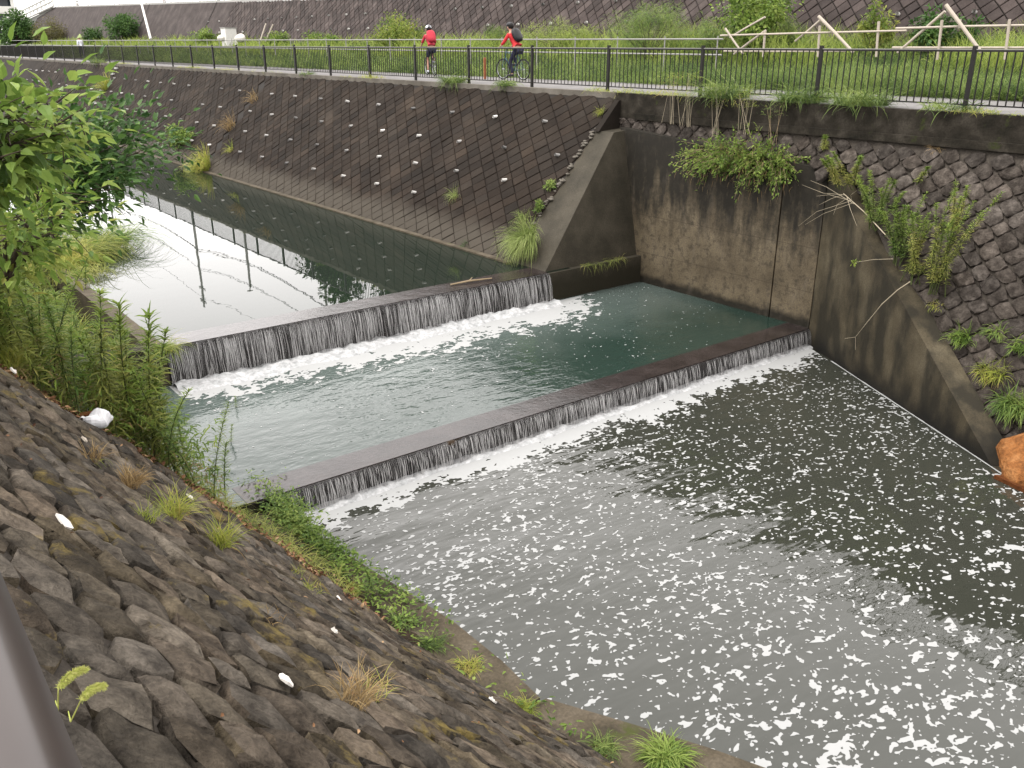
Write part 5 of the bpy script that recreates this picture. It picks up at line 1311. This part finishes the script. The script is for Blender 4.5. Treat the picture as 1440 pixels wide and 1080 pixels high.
rods = [(30, 560, 1, 1.0), (55, 560, 0, 1.05), (82, 565, 1, .95), (105, 575, 0, 1.05), (130, 580, 1, .95), (150, 590, 0, 1.05), (172, 600, 1, .95), (20, 540, 0, 1.0), (70, 545, 1, 1.0), (95, 552, 0, .95), (120, 560, 1, .95), (145, 568, 0, .9), (165, 580, 1, .95), (8, 545, 1, .95), (40, 535, 0, 1.1), (188, 605, 0, .9), (110, 600, 1, .65), (150, 625, 0, .6), (185, 625, 1, .75), (-5, 530, 0, 1.0), (35, 522, 1, 1.05), (60, 530, 0, 1.05), (85, 535, 1, 1.0), (200, 600, 0, .8), (178, 575, 1, .8), (140, 550, 0, .85), (112, 540, 1, .95), (15, 510, 0, 1.), (205, 620, 1, .7), (95, 590, 0, .5), (-10, 500, 1, 1.1), (50, 515, 1, 1.1)]
used = [0] * 4; P4 = [pr1, pr2, pr3, pr4]
def put(k, p, s, rz, tl):
    if not used[k]:
        o = P4[k]; used[k] = 1; o.location = p; o.rotation_euler = (tl[0], tl[1], rz); o.scale = (s,) * 3
    else: dup(P4[k], p, rz, s, tl)
for i in range(70):
    x = random.uniform(-.4, 2.35); y = random.uniform(8.3, 9.4) - max(0, x - 2) * .4
    put(i % 2, Vector((x, y, wedge_z(x, y) - .02)), random.uniform(.8, 1.2), random.uniform(0, 6.28), (random.gauss(0, .14), random.gauss(.03, .14)))
for i, (px, py, k, s) in enumerate(rods):
    put(k, rod_pt(px, py), s * random.uniform(.92, 1.08), random.uniform(0, 6.28), (random.gauss(0, .08), random.gauss(.03, .08)))
for px, py, k, s in ((240, 690, 2, 1.08), (252, 676, 2, .9), (276, 690, 2, .86), (302, 706, 2, .80), (318, 712, 3, .95), (265, 680, 3, .95), (227, 675, 3, 1.0), (246, 690, 3, .7), (350, 722, 3, .45), (288, 705, 3, .6), (335, 715, 3, .55)):
    put(k, rod_pt(px, py), s * .92, random.uniform(0, 6.28), (random.gauss(0, .04), random.gauss(0, .04)))
# tangle of side shoots, grass and withered leaves filling the thicket
r_ = np.random.default_rng(57)
for nm, n, mt, lo, hi, Lr, wd, lab in (('thicket_leaves', 5200, 'leaf_lime', .1, .95, (.06, .16), .026, 'loose light leaves filling the goldenrod thicket'), ('withered_leaves', 1500, 'grass_dry', .0, .45, (.06, .18), .018, 'withered brown leaves low in the goldenrod thicket')):
    x = r_.uniform(-.4, 2.6, n); y = r_.uniform(8.25, 9.5, n) - np.maximum(0, x - 2) * .4; h = r_.uniform(lo, hi, n) * (.55 + .8 * vnoise(x * 3, y * 3, 99))
    z = np.array([wedge_z(p_, q_) for p_, q_ in zip(x, y)]) + h
    v, f = strips(np.stack([x, y, z], 1), rand_dir(n, r_, .35, 1.) - np.array([0, .25, 0]), r_.uniform(*Lr, n), wd, r_.uniform(.5, 1.6, n), 3, .4, 18)
    kind(tag(mobj(nm, v, f, MT[mt]), lab, 'undergrowth'), 'stuff')
# low undergrowth and dead leaves on the soil wedge
r_ = np.random.default_rng(55); n = 5200
x = r_.uniform(-.4, 3.7, n); y = 8.05 + r_.random(n) * 1.4 - np.maximum(0, x - 2) * .6
z = np.maximum(np.array([wedge_z(a, b_) for a, b_ in zip(x, y)]), -4.56)
v, f = strips(np.stack([x, y, z], 1), rand_dir(n, r_, 1.0, .9), r_.uniform(.08, .36, n) * np.clip((y - 7.7 + np.maximum(0, x - 2) * .6) / .9, .25, 1), .010, r_.uniform(.6, 1.8, n), 4, .3, 15)
kind(tag(mobj('undergrowth', v, f, MT['leaf_rod']), 'tangled low undergrowth at the foot of the goldenrod thicket', 'undergrowth'), 'stuff')
n = 7000; x = r_.uniform(.7, 3.72, n); y = r_.uniform(14.8, 34, n); z = np.where(x < 1.6, -1.5 - (x - .84) * 2.76, -3.6 - (x - 1.6) * .324)
v, f = strips(np.stack([x, y, z], 1), rand_dir(n, r_, 1.2, .8), r_.uniform(.3, .95, n), .026, r_.uniform(.5, 1.6, n), 4, .3, 16)
kind(tag(mobj('berm_weeds', v, f, MT['leaf_yellow']), 'rank yellow green weeds behind the training wall upstream', 'undergrowth'), 'stuff')
n = 2600; x = r_.uniform(-.3, 3.6, n); y = 7.93 - np.maximum(0, x - 2.0) * .85 + np.abs(r_.normal(0, .42, n)) - .05; z = np.maximum(np.array([wedge_z(a, b_) for a, b_ in zip(x, y)]), -4.56) + r_.uniform(.0, .06, n)
v, f = broad(np.stack([x, y, z], 1), np.stack([r_.normal(0, 1, n), r_.normal(0, 1, n), r_.normal(0, .4, n)], 1), np.tile(np.array(WN), (n, 1)) + r_.normal(0, .35, (n, 3)), r_.uniform(.03, .075, n), r_.uniform(.02, .045, n))
kind(tag(mobj('leaf_litter', v, f, MT['dead_leaf']), 'brown dead leaves gathered along the end of the near stone bank', 'leaves'), 'stuff')
n = 110; u = r_.uniform(1, 7.6, n); w_ = r_.uniform(0, 5.0, n)
v, f = broad(flare(NB0 + tN * u[:, None] + nbV * w_[:, None] + nbN * .065), np.stack([r_.normal(0, 1, n), r_.normal(0, 1, n), r_.normal(0, .2, n)], 1), np.tile(nbN, (n, 1)) + r_.normal(0, .3, (n, 3)), r_.uniform(.012, .04, n), .016)
kind(tag(mobj('fallen_leaves', v, f, MT['dead_leaf']), 'few dry leaves scattered over the near stone bank', 'leaves'), 'stuff')
# green creeping plants on the curb
n = 5200; y = r_.uniform(4.2, 9.7, n); den = vnoise(y * 1.3, y * 0, 61)
x = np.array([r_.uniform(toe(q) - .02, np.interp(q, [5.0, 6.5, 9.8], [4.22, 4.24, 3.80])) for q in y]); kp = (r_.random(n) < np.clip((y - 6.0) / 2.4, .03, 1) * (.35 + .9 * den)); x, y = x[kp], y[kp]; n = len(x)
v, f = broad(np.stack([x, y, np.full(n, -4.51) + r_.uniform(0, .10, n)], 1), rand_dir(n, r_, .4, 1.), np.array([0, 0, 1.]) + r_.normal(0, .4, (n, 3)), r_.uniform(.03, .085, n), r_.uniform(.012, .035, n))
kind(tag(mobj('creeping_plants', v, f, MT['leaf_bright']), 'green creeping plants covering the curb below the lower weir', 'ground cover'), 'stuff')
n = 2600; x = np.concatenate([np.repeat(3.75, n // 2)] * 2) + r_.normal(0, .12, n); y = r_.normal(9.5, .45, n)
v, f = broad(np.stack([x, y, r_.uniform(-4.6, -4.28, n)], 1), rand_dir(n, r_, .5, 1.), np.array([0, 0, 1.]) + r_.normal(0, .4, (n, 3)), r_.uniform(.03, .09, n), r_.uniform(.012, .03, n))
kind(tag(mobj('weir_end_weeds', v, f, MT['leaf_rod_green']), 'mat of green weeds over the near end of the lower weir', 'ground cover'), 'stuff')
z_curb = -4.515
for i, (px, py, n, L, mat, lab, dr) in enumerate((
    (596, 912, 130, .26, 'grass_tall', 'bright green grass tuft on the curb in the middle of its length', None), (648, 945, 90, .24, 'grass_yellow', 'yellow green tuft on the curb below the middle one', None),
    (722, 1005, 110, .24, 'grass_yellow', 'yellow grass tuft at the break in the curb', None), (480, 838, 90, .22, 'grass_yellow', 'yellow tuft on the curb nearest the lower weir', None),
    (835, 1062, 130, .26, 'grass_tall', 'green tuft with dry blades on the wide end of the curb', 'grass_dry'), (925, 1075, 520, .34, 'leaf_bright', 'lush green clump at the bottom picture edge on the curb', None),
    (555, 880, 60, .24, 'leaf_rod_green', 'small leafy weed on the curb above the bright tuft', 'grass_dry'))):
    grass_clump('curb_tuft', at_z(px, py, z_curb) + Vector((.10, 0, 0)), int(n * 1.4), L, .009 if 'grass' in mat else .014, MT[mat], lab, 500 + i, 1.6, .9, .10, None, None, MT[dr] if dr else None)
sp2 = rod_proto(8, .42, MT['leaf_rod_green'], 'small upright green seedling leaning over the water at the curb', None, n_leaf=60, leafL=.10, lw=.022, droop=.7); sp2.location = at_z(524, 838, z_curb)
for i, (px, py, n, L, w, mat, lab, dr) in enumerate((
    (305, 775, 130, .30, .008, 'grass_yellow', 'yellow green grass tuft with seed heads at the foot of the stone bank', 'grass_dry'),
    (238, 735, 130, .32, .008, 'grass_yellow', 'pale yellow grass tuft with seed heads left of the greener one', 'grass_dry'),
    (178, 690, 160, .22, .007, 'grass_dry', 'orange brown dry grass patch on the upper stones', None),
    (128, 655, 60, .22, .007, 'grass_dry', 'small reddish dry tuft with a green tip on the upper stones', 'grass_yellow'),
    (205, 740, 60, .20, .006, 'grass_yellow', 'faint yellow tuft between two stones left of the pale one', None),
    (490, 1000, 120, .26, .006, 'grass_dry', 'tall straw coloured dry tuft low on the stone bank', None),
    (518, 985, 26, .16, .007, 'grass_yellow', 'few green blades beside the straw coloured tuft', None),
    (435, 838, 50, .14, .006, 'grass_yellow', 'thin yellow tuft near the curb end of the stones', None),
    (412, 815, 26, .12, .006, 'grass_yellow', 'very small yellow tuft above the thin one near the curb', None),
    (380, 880, 26, .10, .005, 'grass_dry', 'tiny dry tuft in the middle of the stone bank', None),
    (10, 520, 110, .35, .010, 'grass_yellow', 'yellow grass tuft at the left picture edge above the stones', 'grass_dry'))):
    grass_clump('bank_tuft', nb_pt(px, py) + NBn * .04, n, L, w, MT[mat], lab, 520 + i, 1.1, .6, .08, tuple(nbN * .5), None, MT[dr] if dr else None)
# foxtail seed heads close to the rail
for i, (a, h0, h1, lab) in enumerate((((78, 985), (82, 968), (120, 942), 'upper of the two yellow green foxtail heads beside the handrail'), ((96, 1000), (114, 984), (146, 966), 'lower of the two yellow green foxtail heads beside the handrail'))):
    D = .75
    pt = lambda q: Vector((0, 0, CAM_Z)) + Vector(ray(*q)).normalized() * D * 1.9
    p0, pa, pb = pt(a), pt(h0), pt(h1); g = nb_pt(*a)
    t = thing('foxtail', lab, 'grass', g)
    MB().tube([(0, 0, 0), (p0 - g) * .9 + Vector((.0, 0, -.02)), pa - g], [.0015, .0013, .001], 5).build('stalk', MT['seed_head'], t)
    r = np.random.default_rng(i); n = 900; tt = r.random(n); ax = (pb - pa); P = np.array([pa + ax * q + Vector((0, 0, .006 * math.sin(q * 3.1))) - g for q in tt]); rr = .0055 * np.sin(np.pi * (tt * .86 + .10)) + .0012
    d = unit(r.normal(0, 1, (n, 3)) + np.array(ax.normalized()) * 1.2); P = P + unit(np.cross(d, np.array(ax))) * rr[:, None] * .6
    v, f = strips(P, d, .008, .0016, .1, 2, .4, i); mobj('seed_head', v, f, MT['seed_head'], t)

# bushes at the upper left: bright broad-leaved one near, darker one behind, grass falling to the water
p = Vector((.10, 7.8, -2.9))
def leafy_shrub(name, base, targets, n_leaf, L, Wd, mat, label, seed, spread, extra=None, hang=.35):
    r = np.random.default_rng(seed); t = thing(name, label, 'shrub', base); b = MB(); PB, PD, PN = [], [], []
    for e in targets:
        e = Vector(e) - Vector(base); m_ = e * .5 + Vector((r.normal(0, .12), r.normal(0, .12), .18))
        b.tube([(0, 0, 0), m_ * .5 + Vector((0, 0, .03)), m_, e], [.022, .016, .011, .003], 6, False)
        for k in range(n_leaf):
            q = r.random() ** .6; c = Vector((0, 0, 0)) * (1 - q) ** 2 + m_ * 2 * q * (1 - q) + e * q * q
            o = Vector(r.normal(0, spread, 3)) * (.35 + .65 * q); PB.append(c + o); dd = o.normalized() * .8 + e.normalized() * .5 + Vector((0, 0, -hang)) + Vector(r.normal(0, .3, 3)); PD.append(dd); PN.append(Vector((0, 0, 1)) + Vector(r.normal(0, .35, 3)))
        for k in range(5):
            q = r.uniform(.4, 1); c = m_ * 2 * q * (1 - q) + e * q * q; b.tube([c, c + Vector(r.normal(0, spread * .9, 3))], [.005, .002], 4, False)
    Ls = L * r.uniform(.55, 1.15, len(PB)); v, f = broad(np.array(PB), np.array(PD), np.array(PN), Ls, Ls * Wd / L, .4, seed)
    mobj('crown', v, f, mat, t); b.build('branches', MT['bark'], t, True)
    return t
def ray_at(px, py, dist): return Vector((0, 0, CAM_Z)) + Vector(ray(px, py)).normalized() * dist
tg = [ray_at(*q) for q in ((10, 135, 5.6), (40, 150, 5.5), (75, 135, 5.5), (105, 125, 5.6), (120, 150, 5.8), (20, 180, 5.4), (60, 190, 5.4), (95, 185, 5.6), (0, 220, 5.3), (-20, 150, 5.3), (-30, 110, 5.4), (-12, 112, 5.3), (55, 165, 5.9), (128, 172, 6.0), (30, 215, 5.6))]
leafy_shrub('leafy_shrub', ray_at(-60, 330, 6.2), tg, 70, .115, .062, MT['leaf_bright'], 'bright broad-leaved shrub at the upper left picture edge', 601, .13)
tg = [ray_at(*q) for q in ((110, 205, 9.5), (150, 150, 10.2), (190, 152, 10.5), (170, 200, 10.), (210, 185, 10.6), (130, 240, 9.5), (170, 235, 9.8), (100, 260, 9.2), (140, 190, 9.8), (195, 215, 10.2), (250, 195, 12.), (120, 170, 9.9), (90, 225, 9.2), (155, 260, 9.3), (80, 190, 9.2), (215, 205, 10.5))]
leafy_shrub('leafy_shrub', ray_at(40, 330, 9.8), tg, 210, .115, .06, MT['leaf_dark'], 'dark green spreading shrub behind the bright one over the upper water', 602, .21, None, .15)
tg = [ray_at(*q) for q in ((15, 255, 6.6), (50, 250, 6.8), (90, 265, 7.0), (20, 300, 6.6), (60, 295, 6.8), (100, 300, 7.2), (40, 330, 6.8), (85, 330, 7.2), (110, 325, 7.6), (0, 340, 6.6))]
leafy_shrub('leafy_shrub', ray_at(10, 400, 7.4), tg, 75, .11, .05, MT['leaf_lime'], 'yellowing shrub below the bright one at the left picture edge', 603, .16, None, .2)
for i, (px, py, n, L, w, mat, lab) in enumerate(((112, 360, 800, 1.7, .020, 'leaf_rod', 'dark grass clump drooping from the near training wall into the water'), (150, 345, 800, 2.0, .018, 'leaf_rod_green', 'longest dark grass clump trailing in the upper water'), (90, 372, 600, 1.3, .020, 'grass_yellow', 'yellow green grass clump on the training wall above the goldenrods'), (60, 330, 500, 1.4, .022, 'grass_yellow', 'yellow grass clump under the yellowing shrub'), (122, 385, 200, .8, .016, 'leaf_rod', 'short grass clump on the training wall nearest the weir'))):
    p = at_z(px, py, W_UP + .06); p.x = max(p.x, 3.78); grass_clump('bank_grass', p, n, L, w, MT[mat], lab, 620 + i, 1.9, .9, .45, None, None, None)
grass_clump('bank_grass', at_z(232, 492, W_UP), 260, .55, .012, MT['leaf_yellow'], 'yellow green clump at the near end of the upper weir', 630, 1.8, .9, .18)

# ------------------------------------------------------------------ litter and small things
def scrap(px, py, s, label, seed, mat=MT['paper'], surf=nb_pt, asp=.75):
    p = surf(px, py); r = np.random.default_rng(seed); n = 7; ring = []
    for i in range(n):
        a = 2 * math.pi * i / n; q = s * (.8 + .35 * r.random()); ring.append((math.cos(a) * q, math.sin(a) * q * asp))
    U_, V_ = Vector(tN), Vector(nbV); Nn_ = NBn
    V = [Nn_ * (.016 + r.normal(0, .006)) + U_ * u + V_ * w for u, w in ring] + [Nn_ * (.022 + r.normal(0, .006)) + U_ * u * .5 + V_ * w * .5 for u, w in ring] + [Nn_ * .024] + [Nn_ * .008 + U_ * u * .95 + V_ * w * .95 for u, w in ring]
    F = [(i, (i + 1) % n, n + (i + 1) % n, n + i) for i in range(n)] + [(n + i, n + (i + 1) % n, 2 * n) for i in range(n)] + [(2 * n + 1 + i, 2 * n + 1 + (i + 1) % n, (i + 1) % n, i) for i in range(n)]
    return tag(mobj('paper_scrap', V, F, mat, None, False, p + Vector(nbN) * .04), label, 'litter')
scrap(81, 748, .075, 'white paper scrap on the upper stones near the left picture edge', 1, asp=.6)
scrap(391, 971, .050, 'white paper scrap lowest on the stones beside the straw coloured tuft', 2)
scrap(463, 897, .036, 'small white paper scrap in the middle of the stone bank', 3)
scrap(687, 993, .040, 'small white paper scrap at the lower edge of the stones near the curb break', 4)
scrap(262, 706, .050, 'pale paper scrap between the two yellow tufts at the stone foot', 5)
scrap(12, 528, .07, 'flat pale piece of litter at the left picture edge on the stones', 6, asp=.4)
scrap(472, 848, .045, 'pale chip of litter on the stones by the curb', 7, asp=.4)
scrap(112, 626, .05, 'tan chip on the stones below the plastic bag', 8, MT['pale_pole'], asp=.4)
p = nb_pt(134, 604) + NBn * .05
bag = thing('plastic_bag', 'crumpled white plastic bag among the dead leaves', 'bag', p)
b_ = MB().ell((0, 0, .05), .115, .09, .085, 16, 10); r_ = np.random.default_rng(8)
b_.v = [(x * (1 + .14 * math.sin(y * 60 + z * 31)), y * (1 + .16 * math.sin(x * 47)), z * (1 + .18 * math.sin(x * 38 + y * 29))) for x, y, z in b_.v]
b_.build('bag_body', MT['plastic_bag'], bag, False); MB().tube([(-.08, 0, .07), (-.12, .02, .10), (-.14, .03, .09)], [.02, .014, .006], 7).build('bag_ear', MT['plastic_bag'], bag, True)
p = nb_pt(118, 590) + NBn * .05
tag(MB().prism([(-.07, -.03), (.06, -.05), (.08, .03), (-.05, .05)], 0, .02).build('red_wrapper', MT['rust_dark'], None, False, p), 'red brown wrapper beside the white plastic bag', 'litter')
p = nb_pt(72, 548) + NBn * .04; cup = thing('plastic_cup', 'clear plastic cup standing in the dead leaves', 'cup', p)
MB().tube([(0, 0, .0), (0, 0, .11)], [.032, .042], 14, False).build('cup_wall', MT['rail_grey'], cup, True); MB().torus((0, 0, 0), .043, .004, 'x', 20, 5).build('cup_rim', MT['plastic_bag'], cup, True, (0, 0, .11)).rotation_euler = (0, math.pi / 2, 0)
# driftwood caught on the weirs
p = at_z(665, 396, W_UP + .02); dr_ = thing('driftwood', 'small branch caught on the crest of the upper weir', 'driftwood', p)
MB().tube([(-.55, .05, .01), (-.1, 0, .03), (.45, -.08, .02)], [.015, .022, .012], 6).build('stick', MT['dry_stem'], dr_); MB().tube([(-.1, 0, .03), (.1, .16, .05)], [.014, .006], 5).build('twig', MT['dry_stem'], dr_)
p = at_z(645, 628, W_MID); dr_ = thing('driftwood', 'dark clump of debris stuck on the lower weir edge', 'driftwood', Vector((p.x, Y_LOW - .02, W_MID)))
b_ = MB().ell((0, 0, -.04), .13, .05, .05, 9, 6); b_.v = [(x * (1 + .3 * math.sin(z * 70)), y, z * (1 + .4 * math.sin(x * 40))) for x, y, z in b_.v]; b_.build('debris', MT['soil'], dr_)
MB().tube([(-.22, .0, -.03), (.20, -.02, .01)], [.008, .005], 5).build('stick', MT['soil'], dr_)
